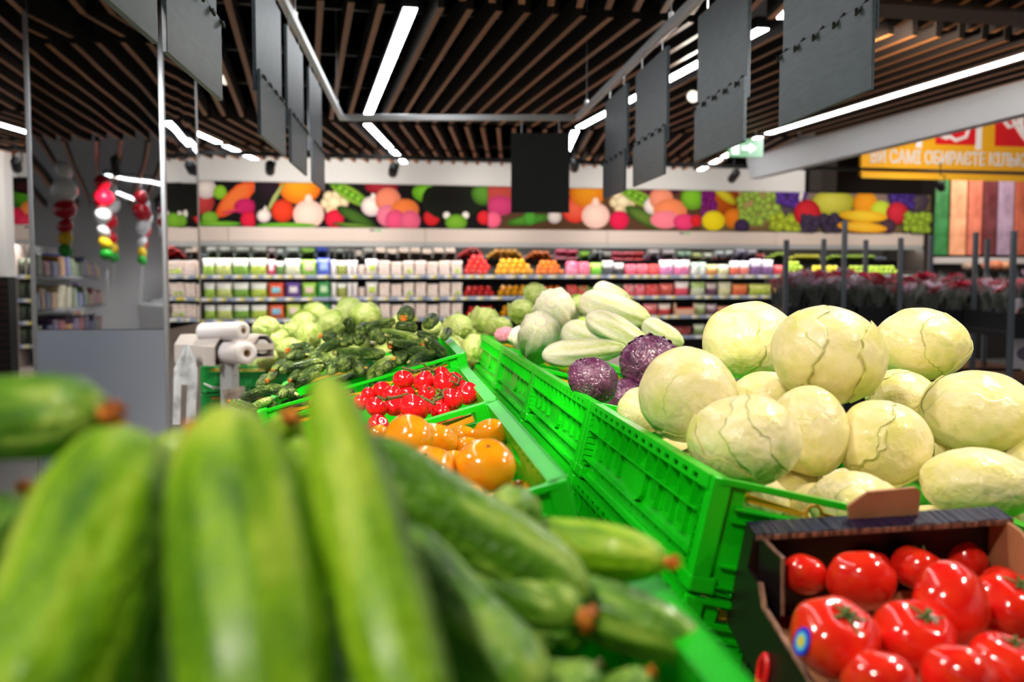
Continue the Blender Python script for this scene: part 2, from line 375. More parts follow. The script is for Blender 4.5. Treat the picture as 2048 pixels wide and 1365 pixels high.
track_spot(at(1388, 190, 7.2), at(1000, 760, 2.2), 30, 'spot with a lit round face between the right signs')
# over the island, above the frame
track_spot((-1.25, .95, 2.6), (.3, 1.45, 1.1), 60, 'spot over the aisle, aimed at the white cabbages', ang=62)
track_spot((-1.1, 2.3, 2.6), (-.1, 2.5, 1.1), 200, 'spot over the aisle, aimed at the cucumbers', ang=62)
track_spot((1.25, 2.0, 2.62), (.55, 1.35, 1.15), 65, 'spot over the island, aimed at the back of the white cabbages', ang=60)
track_spot((1.75, .75, 2.6), (.75, 1.1, 1.1), 75, 'spot beyond the island, aimed at the boxed tomatoes', ang=62)
track_spot((1.5, 2.9, 2.6), (.3, 2.8, 1.1), 150, 'spot beyond the island, aimed at the wrapped cabbages', ang=62)
track_spot((-.6, -.35, 2.6), (-.05, .55, 1.2), 80, 'spot behind the camera, aimed at the zucchini', ang=66)
track_spot((-.9, 3.9, 2.6), (-.75, 4.6, 1.1), 130, 'spot over the young cabbages', ang=70)

track_spot((-.35, .15, 2.62), (.3, 2.9, 1.15), 150, 'spot above the camera, aimed along the right row', ang=46)
track_spot((-.75, .45, 2.62), (-.3, 2.4, 1.1), 150, 'spot above the camera, aimed along the left row', ang=46)
track_spot((-1.9, 2.6, 2.62), (-2.15, 5.3, .9), 110, 'added spot over the aisle, brightening the mirrored column', ang=70, col=(.92, .96, 1))  # added lamp, lifts the grey base of the column
track_spot((-2.2, 2.2, 2.62), (-1.2, 4.3, 1.0), 90, 'added spot over the aisle, brightening the bag rolls', ang=50)  # added lamp, the roll stand was too dark without it
track_spot((.9, 3.4, 2.62), (-.05, 3.9, 1.1), 190, 'added spot beyond the island, brightening the young cabbages in the middle', ang=50)  # added lamp, lifts the dull middle group of young cabbages
track_spot((1.88, 5.5, 2.5), (3.75, 7.3, 2.6), 60, 'added spot hidden behind the right signs, brightening the white bulkhead', ang=100)  # added fill for the bulkhead, kept out of view by a sign board
for k, (x, y) in enumerate(((-3.4, -1.5), (-3.2, -4.6), (-4.0, -8.2), (-2.2, -7.0))): track_spot((x, y, 2.62), (x + .2, y - 1.2, .6), 130, 'added spot brightening the tills for the mirror, %s along' % ORD[k], ang=120, col=(1, .97, .93))  # added lamps that light the floor and wall reflected in the column
for k, (x, y) in enumerate(((5.4, 11.4), (7.3, 14.9))): track_spot((x, y, (3.7, 3.2)[k]), (x + 1.0 - .7 * k, 16, 2.2), (260, 85)[k], 'added unseen spot brightening the banner and panels beyond the bulkhead, %s' % ('near one', 'far one')[k], ang=110)  # added lamps out of view, to light the banner and printed panels
# ------------------------------------------------------------------ mirrored column
c0 = at(334, 550, 5.3); c0.z = 0
cw, cdp = .70, .80
CM = axes(c0, RB, RA, UP)                              # x across (left is negative), y away
col = MB().box((-cw + .01, .01, 0), (-.01, cdp - .01, 3.45)).obj('column', M_black, M=CM)
tag(col, 'square column clad in wavy mirror sheet over a grey base', 'column', kind='thing')
zb = 1.35 - px(658 - 550, 5.3)
MB().box((-cw + .02, 0, zb), (-.02, .012, 3.4)).obj('mirror_panel', M_mirror, col)
MB().box((-.012, .02, zb), (0, cdp - .02, 3.4)).obj('mirror_panel', M_mirror, col)
MB().box((-cw + .02, -.004, .0), (-.02, .012, zb - .004)).obj('base_panel', M_colgrey, col)
MB().box((-.012, .02, 0), (.004, cdp - .02, zb - .004)).obj('base_panel', mat('column_side', lin((190, 175, 165)), .25, metal=.6), col)
for x, y in ((-cw, -.006), (-.022, -.006), (-.022, cdp - .018)): MB().rbox((x, y, 0), (x + .026, y + .026, 3.42), .004).obj('corner_trim', M_alu, col)

# ------------------------------------------------------------------ hanging rail with sign boards
zr = EYE.z + px(550 - 240, 6.5)
rl0, rr0 = at(683, 237, 6.5), at(1155, 243, 6.5); rl0.z = rr0.z = zr
rail = thing('hanging_rail', 'aluminium rail frame hung from the ceiling on wires, above the island', 'rail', Matrix.Identity(4))
def bar(p0, p1, nm='rail_bar', r=.014):
    M = along(p0, p1); L = (p1 - p0).length
    MB().rbox((-L/2, -r, -r * 1.4), (L/2, r, r * 1.4), .003).obj(nm, M_alu, rail, M=M)
lf, rf = rl0 - RA * 5.6, rr0 - RA * 5.6
bar(rl0, rr0); bar(lf, rl0); bar(rf, rr0)
for p in (rl0 - RA * .35, rr0 - RA * .35, rl0 - RA * 2.4, rr0 - RA * 2.4):
    MB().tube([p, p + UP * (3.48 - zr)], .0025, 6).obj('wire', M_steel, rail)
    MB().tube([p + UP * .0, p + UP * .05], .01, 8).obj('wire_grip', M_alu, rail)
def sign(p, d, wd, z0, z1, label, black=False, face=1):
    """Board hung in the plane that runs along d from p; face: which side shows the lower sheet."""
    n = V((d.y, -d.x, 0)) * face; M = axes(V((p.x, p.y, 0)), d, n, UP)
    t = thing('hanging_sign', label, 'sign', M, 'blank boards on the hanging rail')
    m = M_boardblack if black else M_board
    h = z1 - z0; zs = z0 + h * .38
    MB().rbox((0, -.006, zs - .06 if not black else z0), (wd, .006, z1), .002).obj('upper_board', m, t)
    if not black:
        MB().rbox((-.012, .008, z0), (wd - .012, .019, zs), .002).obj('lower_board', m, t)
        for k in range(5):
            x = wd * (.06 + .22 * k)
            MB().tube([(x, .007, zs + .012), (x + .004, .022, zs - .012), (x + .016, .027, zs - .02), (x + .026, .022, zs - .004)], .0035, 6).obj('hook', M_black, t)
    for x in (wd * .18, wd * .82):
        MB().tube([(x, 0, z1 - .01), (x, 0, zr - .02), (x + .008, 0, zr + .012)], .003, 6).obj('hanger_wire', M_alu, t)
zt, zbm = zr - .075, EYE.z + .415
def on_rail(u, right):
    c = (u - 1024) / FPX; base_ = rr0 if right else rl0; k = -.0934
    y = (base_.x - k * base_.y) / (c - k); return V((c * y, y, 0))
for i, (u0, u1) in enumerate(((1253, 1210), (1332, 1270), (1490, 1392), (1740, 1560))):
    a, b = on_rail(u0, True), on_rail(u1, True)
    sign(a, (b - a).normalized(), (b - a).length, zbm, zt, 'grey blank board on the right rail, %s counted from the far end' % ORD[i], face=-1)
if 0: sign(a - RA * .57, RA, .57, zbm, zt, 'grey blank board on the right rail, fifth counted from the far end', face=-1)
for i, (u0, u1) in enumerate(((622, 646), (579, 610), (517, 567), (330, 440), (150, 312))):
    a, b = on_rail(u0, False), on_rail(u1, False)
    sign(a, (b - a).normalized(), (b - a).length, zbm + .01, zt, 'grey blank board on the left rail, %s counted from the far end' % ORD[i], face=1)
pf = at(1022, 300, 6.5); pf1 = at(1139, 300, 6.5)
fd = (rr0 - rl0).normalized()
sign(V((pf.x, rl0.y + (pf.x - rl0.x) * fd.y / fd.x, 0)), fd, (pf1 - pf).length, EYE.z + px(550 - 427, 6.5), EYE.z + px(550 - 270, 6.5), 'black board hung on the short far side of the rail', True)

# ------------------------------------------------------------------ exit sign
def exit_sign(p, d, label, s=.34):
    n = V((d.y, -d.x, 0)); t = thing('exit_sign', label, 'sign', axes(p, d, -n, UP))
    MB().rbox((-s/2, 0, -s/4), (s/2, .03, s/4), .004).obj('panel', emit('exit_green', lin((0, 150, 70)), .9), t)
    m = MB(); W = emit('exit_white', (1, 1, 1), 1.1)
    m.box((-s*.42, -.002, -s*.18), (-s*.2, 0, s*.18))
    m.add([(-s*.12, -.002, -s*.06), (s*.1, -.002, -s*.06), (s*.1, -.002, -s*.15), (s*.3, -.002, 0), (s*.1, -.002, s*.15), (s*.1, -.002, s*.06), (-s*.12, -.002, s*.06)], [(0, 1, 2, 3, 4, 5, 6)])
    m.obj('pictogram', W, t)
    for x in (-s*.3, s*.3): MB().tube([(x, .015, s/4), (x, .015, ZS + .1 - p.z)], .004, 6).obj('rod', M_alu, t)
exit_sign(at(1492, 296, 9.6), unit(1, .1), 'green exit sign hung under the slats beside a light line')
exit_sign(V((-3.05, -4.2, 2.42)), unit(-1, 0), 'green exit sign over the tills, seen in the mirror')
# ------------------------------------------------------------------ refrigerated wall cabinets
SL, SR = wall_s(28), wall_s(1860)
NF = 5; FW = (SR - SL) / NF
SHZ = [1.325, 1.032, .752, .462]                        # shelf edge heights
def fridge():
    t = thing('refrigerated_cabinet', 'x', 'fridge', None, 'refrigerated wall cabinets')
    MB().rbox((0, 0, 1.78), (FW - .003, .75, 1.965), .01).obj('canopy', M_beige, t)
    MB().rbox((0, .01, 1.722), (FW - .003, .05, 1.782), .004).obj('canopy_lip', M_steel, t)
    MB().box((.002, .72, .2), (FW - .004, .75, 1.78)).obj('back_panel', M_fridgein, t)
    m = MB().box((.01, 0, 0), (FW - .01, .004, .26)).obj('top_mirror', mat('dim_mirror', (.35, .38, .37), .05, metal=1.0), t); m.matrix_local = TR((0, .5, 1.56), rx=R(18))
    MB().rbox((.002, -.02, 0), (FW - .004, .74, .2), .01).obj('base', M_beige, t)
    MB().box((.03, .12, 1.745), (FW - .03, .16, 1.765)).obj('light_tube', M_led, t)
    for k, z in enumerate(SHZ):
        for h in range(2):
            x0 = h * FW / 2 + .006; x1 = x0 + FW / 2 - .012
            sh = MB().box((x0, .12, z - .005), (x1, .72, z + .018)).obj('shelf', M_fridgein, t)
            MB().rbox((x0, .095, z - .024), (x1, .118, z + .024), .004).obj('shelf_rail', M_rail, sh)
            x = x0 + rnd.uniform(.02, .1)
            while x < x1 - .13:
                wd = rnd.choice((.06, .065, .1)); mb = MB().box((x, .09, z - .02), (x + wd, .0955, z + .02)).box((x + wd, .09, z - .02), (x + wd + rnd.choice((.03, .04)), .0955, z + .02), 1)
                mb.obj('price_tag', [M_tagw, M_tagy], sh); x += wd + rnd.uniform(.06, .2)
    return t
f0 = fridge()
fl_ = ['refrigerated wall cabinet left of the mirrored column, holding dark greens', 'refrigerated wall cabinet of bagged salads right of the mirrored column', 'refrigerated wall cabinet with punnets of mushrooms and red peppers', 'refrigerated wall cabinet with radishes and red packs behind the wrapped cabbages', 'refrigerated wall cabinet with apples behind the flower trolleys']
for i in range(NF):
    f = f0 if i == 0 else copy_tree(f0); f.matrix_local = WM @ TR((SL + i * FW, 0, 0)); f['label'] = fl_[i]
for s_, nm in ((SL - .03, 'left'), (SR, 'right')):
    o = MB().rbox((s_, .0, 0), (s_ + .03, .75, 1.965), .006).obj('cabinet_end_panel', M_beige, M=WM); tag(o, 'beige end panel closing the %s end of the cabinet row' % nm, 'panel')
for s_, u in ((0, 740), (0, 1358), (0, 52)):
    x = wall_s(u); o = MB().box((x, -.004, 1.925), (x + .07, 0, 1.945)).obj('thermometer', M_black, M=WM); tag(o, 'small black and green temperature display on the cabinet canopy, %s' % {740: 'under the mushrooms poster', 1358: 'right of the signs', 52: 'left of the column'}[u], 'display')
    MB().box((.09 + x, -.004, 1.922), (x + .15, 0, 1.948)).obj('indicator', mat('indicator_green', lin((90, 200, 110)), .4), o)

# ------------------------------------------------------------------ printed posters above the cabinets
PM = attr_mat('poster_print', .7, spec=.12)
def poster(name, u0, u1, bg, shapes, label, z0=1.968, z1=2.535):
    s0, s1 = wall_s(u0), wall_s(u1)
    b = MB().box((s0, .0, z0), (s1 - .006, .02, z1)).obj(name, mat('poster_dark_%d' % u0, bg, .7, spec=.12), M=WM)
    tag(b, label, 'poster', 'printed posters above the cabinets')
    m = MB(); k = 0
    for sh in shapes:
        u, v, rx, ry, rot, c0, c1 = sh[:7]; seg = 20; k += 1
        yy = -.0008 - .00025 * k; sc = 1 / FPX
        vs, cs = [], []
        for rr in (0, .55, 1.0):
            for j in range(seg if rr else 1):
                a = 2 * math.pi * j / seg
                ex, ey = rx * rr * math.cos(a), ry * rr * math.sin(a)
                uu, vv = u + ex * math.cos(rot) - ey * math.sin(rot), v + ex * math.sin(rot) + ey * math.cos(rot)
                if rr < 1: uu -= rx * .15 * (1 - rr); vv -= ry * .2 * (1 - rr)
                p = wall(uu, vv); s = (p - W0).dot(WX)
                vs.append((min(max(s, s0), s1 - .006), yy, min(max(p.z, z0), z1)))
                cs.append(tuple(c0[i] * (1 - rr * rr) + c1[i] * rr * rr for i in range(3)))
        fs = [(0, 1 + (j + 1) % seg, 1 + j) for j in range(seg)] + [(1 + j, 1 + (j + 1) % seg, 1 + seg + (j + 1) % seg, 1 + seg + j) for j in range(seg)]
        m.add(vs, fs, 0, cs)
    m.obj('print', PM, b)
L_ = lambda *c: lin(c)
WHT, PNK, RED, ORG, GRN, LIM, DGR, MAG, BLK = L_(255, 244, 238), L_(236, 120, 150), L_(225, 30, 40), L_(245, 130, 25), L_(80, 160, 30), L_(150, 210, 50), L_(25, 50, 15), L_(190, 20, 90), L_(16, 12, 14)
def ball(u, v, r, c, dk=.45, ry=None, rot=0): return (u, v, r, ry or r, rot, tuple(min(1, x * 1.05 + .01) for x in c), tuple(x * dk for x in c))
def garlic(u, v, r): return [(u, v, r, r * .95, 0, WHT, L_(205, 185, 190)), (u + r * .15, v - r * .95, r * .22, r * .5, .2, WHT, L_(215, 205, 190))]
def onionw(u, v, r): return [(u, v, r, r * .92, 0, L_(255, 226, 212), L_(240, 190, 180)), (u, v - r * .95, r * .25, r * .35, 0, L_(255, 226, 212), L_(245, 205, 190))]
def caul(u, v, r): return [(u + r * .7 * math.cos(a), v + r * .6 * math.sin(a), r * .45, r * .45, 0, L_(250, 235, 195), L_(190, 160, 120)) for a in (0, 1, 2, 3, 4, 5)] + [(u, v, r * .6, r * .5, 0, L_(252, 240, 205), L_(215, 190, 140))]
def pod(u, v, a): return [(u, v, 46, 14, a, L_(170, 205, 70), L_(90, 140, 30)), (u, v, 36, 7, a, L_(70, 130, 25), L_(50, 105, 20))] + [(u + t * math.cos(a), v + t * math.sin(a), 7, 6.5, 0, L_(150, 210, 60), L_(60, 120, 20)) for t in (-22, -8, 6, 20)]
def grapes(u, v, rx, ry, n, c, r=7, seed=1):
    q = random.Random(seed); return [ball(u + q.uniform(-1, 1) * rx, v + q.uniform(-1, 1) * ry, r * q.uniform(.8, 1.15), c, .35) for _ in range(n)]
def veg(x, full=True):
    """The vegetable picture that repeats along the wall."""
    s = [(x + 32, 375, 34, 34, 0, L_(40, 20, 36), BLK), (x + 87, 375, 42, 34, 0, L_(245, 170, 30), L_(225, 100, 15)), (x + 38, 395, 38, 4, -1.05, L_(195, 205, 130), L_(120, 140, 60))]
    s += [ball(x + 52, 422, 23, L_(240, 60, 25), .6)] + garlic(x + 15, 432, 14) + onionw(x + 104, 429, 31) + caul(x + 156, 405, 25)
    s += [ball(x + 156, 438, 19, L_(225, 20, 60), .7), (x + 200, 436, 45, 13, .5, L_(70, 110, 35), L_(20, 45, 12))] + pod(x + 186, 388, .55) + garlic(x + 230, 413, 21)
    s += [ball(x + 250, 372, 34, L_(170, 25, 45), .5, 18), ball(x + 263, 401, 26, L_(250, 140, 110), .7), ball(x + 262, 432, 22, PNK, .8), ball(x + 297, 420, 28, L_(250, 130, 60), .75, 22), ball(x + 278, 441, 21, L_(240, 80, 130), .75), ball(x + 307, 442, 21, L_(245, 100, 140), .75), ball(x + 350, 436, 16, RED, .8), (x + 60, 451, 60, 5, 0, L_(120, 190, 50), GRN), (x + 200, 452, 50, 5, .1, L_(110, 150, 50), DGR)]
    return s
P1 = [(50, 392, 32, 30, 0, GRN, DGR), ball(62, 425, 24, L_(250, 140, 60), .6), ball(30, 435, 20, L_(235, 30, 80), .7), ball(55, 446, 26, L_(240, 50, 90), .8, 18), (60, 375, 40, 14, 0, L_(60, 20, 20), BLK)]
P1 += [(350, 380, 22, 22, 0, GRN, DGR), ball(352, 430, 8, RED, .8), (372, 450, 60, 12, 0, L_(120, 180, 50), DGR), ball(380, 428, 7, WHT, .8)]
P1 += [ball(405, 405, 24, L_(205, 60, 60), .6)] + garlic(412, 378, 21) + [ball(440, 385, 14, LIM, .7), (474, 395, 55, 19, -.75, L_(250, 130, 60), L_(235, 80, 30)), ball(490, 413, 22, L_(205, 20, 100), .7, 16), (470, 422, 28, 2.5, -.2, L_(220, 60, 110), MAG), ball(420, 436, 17, L_(130, 190, 50), .7, 13), (440, 448, 42, 5, 0, L_(140, 200, 60), GRN), ball(498, 440, 17, L_(225, 20, 60), .75)]
poster('produce_poster', 24, 513, BLK, P1, 'vegetable poster with a carrot and beetroot, beside the column')
P2 = veg(513) + [ball(858, 385, 34, L_(130, 210, 40), .5, 22), (905, 400, 62, 42, 0, BLK, L_(22, 30, 14)), ball(893, 431, 7, WHT, .8), ball(931, 431, 7, WHT, .8), ball(912, 445, 22, L_(120, 180, 40), .6, 16), ball(968, 388, 26, L_(90, 150, 40), .3, 24), ball(968, 436, 14, RED, .8)]
poster('produce_poster', 513, 976, BLK, P2, 'vegetable poster with an onion, cauliflower and pea pod left of the black board')
P3 = [(1000, 390, 60, 40, 0, L_(205, 80, 70), L_(120, 40, 50)), ball(1000, 412, 28, L_(215, 60, 120), .75, 20), ball(986, 440, 16, L_(250, 100, 140), .85), (1060, 440, 48, 10, -.15, L_(90, 160, 50), L_(40, 90, 20)), ball(1060, 437, 14, L_(80, 170, 50), .6)] + garlic(1109, 434, 14)
P3 += [(1150, 420, 26, 26, 0, L_(250, 110, 80), L_(225, 40, 30)), (1175, 385, 36, 32, 0, L_(245, 160, 30), L_(220, 110, 15))] + onionw(1191, 432, 28) + caul(1246, 403, 24) + [ball(1238, 441, 19, L_(235, 20, 80), .8), (1300, 380, 60, 18, 0, L_(100, 40, 60), L_(60, 20, 40)), (1290, 436, 45, 14, .5, L_(100, 130, 50), L_(40, 70, 20))] + pod(1278, 396, .5) + garlic(1305, 412, 18) + [ball(1322, 398, 24, L_(250, 150, 120), .75), ball(1340, 422, 34, L_(250, 140, 90), .8, 24), ball(1330, 440, 30, L_(250, 130, 150), .9, 18), ball(1368, 444, 22, L_(240, 60, 120), .8, 16), ball(1385, 396, 24, L_(130, 200, 40), .5), ball(1392, 442, 12, RED, .8)]
poster('produce_poster', 976, 1401, L_(90, 60, 40), P3, 'vegetable poster with a white onion, partly behind the black board')
P4 = [(1500, 400, 90, 60, 0, L_(200, 160, 110), L_(120, 90, 60)), (1700, 400, 160, 60, 0, L_(150, 130, 120), L_(60, 50, 70)), (1440, 400, 40, 40, 0, L_(200, 90, 20), L_(120, 50, 15))] + grapes(1416, 405, 16, 32, 22, L_(140, 20, 130), 8) + [(1446, 388, 32, 10, .7, L_(235, 215, 50), L_(170, 160, 20)), ball(1466, 437, 20, L_(240, 130, 20), .7)]
P4 += grapes(1518, 415, 40, 30, 60, L_(170, 205, 80), 8, 2) + grapes(1570, 445, 28, 14, 30, L_(185, 205, 50), 8, 3) + [ball(1425, 442, 23, L_(250, 225, 20), .8, 20), ball(1482, 453, 15, L_(60, 40, 80), .5)] + grapes(1580, 398, 26, 16, 26, L_(90, 50, 160), 8, 4)
P4 += [(1664, 405, 42, 26, 0, L_(225, 220, 90), L_(170, 170, 40)), (1600, 392, 4, 12, .2, WHT, L_(200, 200, 190)), ball(1612, 427, 27, L_(210, 30, 45), .6)] + grapes(1640, 447, 36, 14, 34, L_(70, 55, 85), 8, 5) + [ball(1727, 408, 25, L_(245, 160, 25), .75), ball(1758, 422, 20, L_(200, 220, 60), .8)] + grapes(1805, 398, 24, 16, 26, L_(80, 50, 150), 8, 6)
P4 += [ball(1790, 427, 22, L_(215, 40, 60), .6), ball(1772, 453, 15, L_(80, 50, 70), .6), (1722, 433, 48, 12, .06, L_(252, 215, 60), L_(235, 170, 20)), (1720, 455, 50, 11, .08, L_(252, 205, 60), L_(240, 160, 20))] + grapes(1832, 446, 26, 16, 34, L_(170, 205, 60), 8, 7)
poster('produce_poster', 1401, 1858, L_(110, 95, 60), P4, 'fruit poster with grapes, apples and bananas at the right end')

# ------------------------------------------------------------------ goods on the cabinet shelves
def bag_mesh(c_low, c_top, split=.5, lab=None):
    n = 9; m = MB()
    for sd in (-1, 1):
        vs = []
        for j in range(n + 1):
            for i in range(n + 1):
                x, z = i / n - .5, j / n
                f = max(0, 1 - (2 * abs(x)) ** 3) ** .6 * max(0, 1 - (2 * abs(z - .46)) ** 4) ** .6
                vs.append((x * (.92 + .08 * abs(2 * z - 1)), sd * .5 * f * (.85 + .3 * noise.noise(V((x * 5, z * 5, sd)))), z))
        fs = [(j*(n+1)+i, j*(n+1)+i+1, (j+1)*(n+1)+i+1, (j+1)*(n+1)+i) for j in range(n) for i in range(n)]
        if sd > 0: fs = [q[::-1] for q in fs]
        o = len(m.f); m.add(vs, fs)
        for k, q in enumerate(fs): m.m[o + k] = 0 if (k // n) / n < split else 1
    return m
def cmat(c, film=True, c2=None):
    k = 'pack_%d_%d_%d' % tuple(c)
    if k in MATS: return MATS[k]
    l = lin(c); l2 = lin(c2) if c2 else tuple(min(1, x * 1.5 + .12) for x in l)
    return mat(k, l, .25, c2=l2, scale=7, bump=.3, bscale=14, coat=.4)
PROTO = {}
GONE = V((0, -40, -5))
def proto(key, fn):
    if key not in PROTO:
        PROTO[key] = [fn(), False]
    return PROTO[key]
def put(key, fn, M, label, cat, group=None):
    p = proto(key, fn)
    o = p[0] if not p[1] else copy_tree(p[0])
    p[1] = True; o.matrix_local = M; o['label'] = label; o['category'] = cat
    if group: o['group'] = group
    elif 'group' in o: del o['group']
    return o
def mk_bag(c0, c1, split=.5, lab=None, name='salad_bag'):
    def f():
        o = bag_mesh(c0, c1, split).obj(name, [cmat(c0), cmat(c1)], smooth=True)
        if lab: MB().rbox((-.26, -.55, .3), (.26, -.47, .68), .03).obj('printed_label', cmat(lab), o)
        return o
    return ('bag', tuple(c0), tuple(c1), split, lab, name), f
def mk_mush(lab):
    def f():
        m = MB(); m.rbox((-.48, -.36, 0), (.48, .4, .16), .06, 1).rbox((-.44, -.2, .1), (.44, .36, .88), .05, 1)
        q = random.Random(3)
        for z in (.14, .31, .48, .65, .82):
            for x in (-.29, .01, .29):
                for y in (-.3, .12):
                    bm = bmesh.new(); bmesh.ops.create_icosphere(bm, subdivisions=2, radius=.19); bm.verts.ensure_lookup_table()
                    c = V((x + q.uniform(-.05, .05), y, z + q.uniform(-.03, .03)))
                    m.add([c + V((v.co.x, v.co.y, v.co.z * .62)) for v in bm.verts], [[v.index for v in g.verts] for g in bm.faces], 0); bm.free()
        o = m.obj('mushroom_punnet', [mat('mushroom', lin((255, 246, 240)), .4, c2=lin((250, 226, 214)), scale=6), mat('punnet', lin((240, 206, 188)), .4)], smooth=True)
        if lab: MB().rbox((-.1, -.55, .12), (.2, -.46, .4), .02).obj('sticker', cmat(lab), o)
        return o
    return ('mush', lab), f
def pepper_mesh():
    m = MB(); nu, nv = 20, 12; vs = []
    for j in range(nv + 1):
        t = math.pi * j / nv
        for i in range(nu):
            a = 2 * math.pi * i / nu; rr = math.sin(t) ** .7 * (1 + .09 * math.cos(4 * a) * math.sin(t)) * .5
            z = .5 * math.cos(t) - .16 * math.exp(-(t / .5) ** 2)
            vs.append((rr * math.cos(a), -z, rr * math.sin(a)))
    fs = [(j*nu+i, (j+1)*nu+i, (j+1)*nu+(i+1) % nu, j*nu+(i+1) % nu) for j in range(nv) for i in range(nu)]
    return m.add(vs, fs)
PEPM = {c: pepper_mesh().mesh('bell_pepper', mat('pepper_%s' % c, l, .22, coat=.5, vary=.1), True) for c, l in (('red', lin((222, 16, 32))), ('yellow', lin((250, 172, 8))), ('orange', lin((246, 118, 10))))}
STEMM = MB().tube([(0, -.3, 0), (0, -.46, .01), (.03, -.56, .03)], [.19, .11, .08], 7).mesh('stem', M_stem, True)
def pepper(c, M, label, group):
    o = link('bell_pepper', PEPM[c], None, M); tag(o, label, 'pepper', group); link('stem', STEMM, o); return o
ROWN = ['top shelf', 'second shelf', 'third shelf', 'lowest visible shelf']
def shelf_pt(u, row, off=.22):
    return wall_s(u, off=-off), off, SHZ[row] + .019
def item(kind, u0, u1, row, h, label, cat, d=.14, off=.22, group=None, dz=0.0):
    key, fn = kind; s0, s1 = wall_s(u0, off=-off), wall_s(u1, off=-off); z = SHZ[row] + .0195 + dz; wd = (s1 - s0) * .97
    return put(key, fn, WM @ TR(((s0 + s1) / 2, off, z), s=(wd, d, h)), label, cat, group or (label if cat else None))
def tall_label(what, row): return '%s on the %s of the wall cabinets' % (what, ROWN[row])
SAL = [((150, 190, 60), (236, 240, 226)), ((190, 205, 110), (240, 240, 228)), ((110, 160, 40), (232, 240, 222)), ((170, 195, 60), (238, 242, 226))]
for row in (0, 1, 2):
    for k, (u0, u1) in enumerate(((406, 430), (431, 464), (465, 498), (500, 534))):
        item(mk_bag(*SAL[k], split=.55), u0, u1, row, .215 if row == 0 else .2, 'clear bag of cut salad, %s from the column, on the %s' % (ORD[k], ROWN[row]), 'salad bag', group='bagged salads')
    c = [((236, 60, 110), (250, 200, 215), (255, 235, 240)), ((250, 90, 20), (235, 70, 30), (120, 190, 225)), ((245, 95, 25), (235, 80, 30), (110, 180, 220))][row]
    item(mk_bag(c[0], c[1], .6, c[2]), 535, 551 if row == 0 else 568, row, .2, ('pink and white bag right of the salad bags on the %s' if row == 0 else 'orange bag with a blue label right of the salad bags on the %s') % ROWN[row], 'bag')
    if row == 0: item(mk_bag((80, 130, 40), (215, 235, 225), .6, name='herb_pot'), 552, 568, 0, .18, 'clear pot of green herbs beside the pink bag on the top shelf', 'herb pot')
    c = [((200, 205, 170), (215, 235, 230), None), ((95, 60, 150), (80, 45, 140), (235, 215, 230)), ((150, 200, 60), (190, 220, 90), (245, 200, 190))][row]
    item(mk_bag(*c[:2], .45, c[2]), 570, 602, row, .21, ['pale bag with clear top left of the green and pink bag on the top shelf', 'purple bag with a pale label on the second shelf', 'light green bag with a pink label on the third shelf'][row], 'bag')
    item(mk_bag((130, 190, 40), (150, 205, 70), .5, (250, 190, 180)), 603, 633, row, .2, 'green bag with a pink oval label on the %s' % ROWN[row], 'bag')
    c = [((60, 90, 215), (40, 70, 200), (150, 180, 240)), ((40, 160, 70), (30, 140, 60), (180, 225, 170)), ((40, 160, 70), (30, 140, 60), (180, 225, 170))][row]
    item(mk_bag(c[0], c[1], .5, c[2]), 634, 660, row, .22, ['blue bag with a pale label on the top shelf', 'dark green bag with a pale label on the second shelf', 'dark green bag with a pale label on the third shelf'][row], 'bag')
    item(mk_bag((245, 235, 235), (250, 245, 245), .5, name='tall_pack'), 662, 673, row, .2, 'tall white pack left of the pickle jar on the %s' % ROWN[row], 'pack', d=.08)
    item(mk_bag((140, 150, 50), (225, 235, 215), .6, name='pickle_jar'), 674, 693, row, .19, 'clear jar of green vegetables on the %s' % ROWN[row], 'jar', d=.1)
    for k in (0, 1): item(mk_bag((248, 232, 234), (250, 240, 240), .5, name='tall_pack'), 694 + k * 11, 704 + k * 11, row, .195, 'narrow white pack of a pair beside the clear jar on the %s' % ROWN[row], 'pack', d=.07, group='narrow white packs, %s' % ROWN[row])
    item(mk_mush(None), 717, 729, row, .14, 'small pink punnet right of the narrow white packs on the %s' % ROWN[row], 'punnet')
    item(mk_bag((248, 222, 205), (250, 246, 240), .45, (180, 210, 70)), 731, 756, row, .21, 'white bag with a lime label left of the mushrooms on the %s' % ROWN[row], 'bag')
    for k in range(7):
        u0 = 757 + k * 24.0
        item(mk_mush((170, 205, 50) if k in (2, 6) else None), u0, u0 + 23, row, .2 - .018 * (k % 3 == 1), '%s mushroom punnet, %s along the run on the %s' % ('stickered' if k in (2, 6) else 'plain white', ORD[k], ROWN[row]), 'mushroom punnet', group='mushroom punnets, %s' % ROWN[row])
def heap(c, u0, u1, row, layers, d=.083, seed=0):
    s0, s1 = wall_s(u0, off=-.24), wall_s(u1, off=-.24); z0 = SHZ[row] + .02; q = random.Random(seed + row)
    for l in range(layers):
        n = int((s1 - s0 - l * d * .9) / (d * 1.02))
        for k in range(n):
            s = s0 + l * d * .45 + (k + .5) * d * 1.05 + q.uniform(-.006, .006)
            if s > s1 - l * d * .3: break
            M = WM @ TR((s, .2 + l * .035, z0 + d * .5 + l * d * .8), rz=q.uniform(-.35, .35), rx=q.uniform(-.3, .2), ry=q.uniform(0, 3), s=(d * q.uniform(.9, 1.0),) * 3)
            pepper(c, M, '%s bell pepper, %s in layer %s of the heap on the %s' % (c, ORD[k], ('one', 'two', 'three', 'four')[l], ROWN[row]), '%s peppers on the %s' % (c, ROWN[row]))
heap('red', 926, 986, 0, 4); heap('yellow', 988, 1068, 0, 3, .088); heap('orange', 1069, 1130, 0, 3, .08)
heap('red', 926, 992, 1, 2); heap('yellow', 994, 1066, 1, 2, .088); heap('orange', 1068, 1130, 1, 2, .08)
heap('red', 930, 994, 2, 2); heap('yellow', 998, 1066, 2, 2, .088)
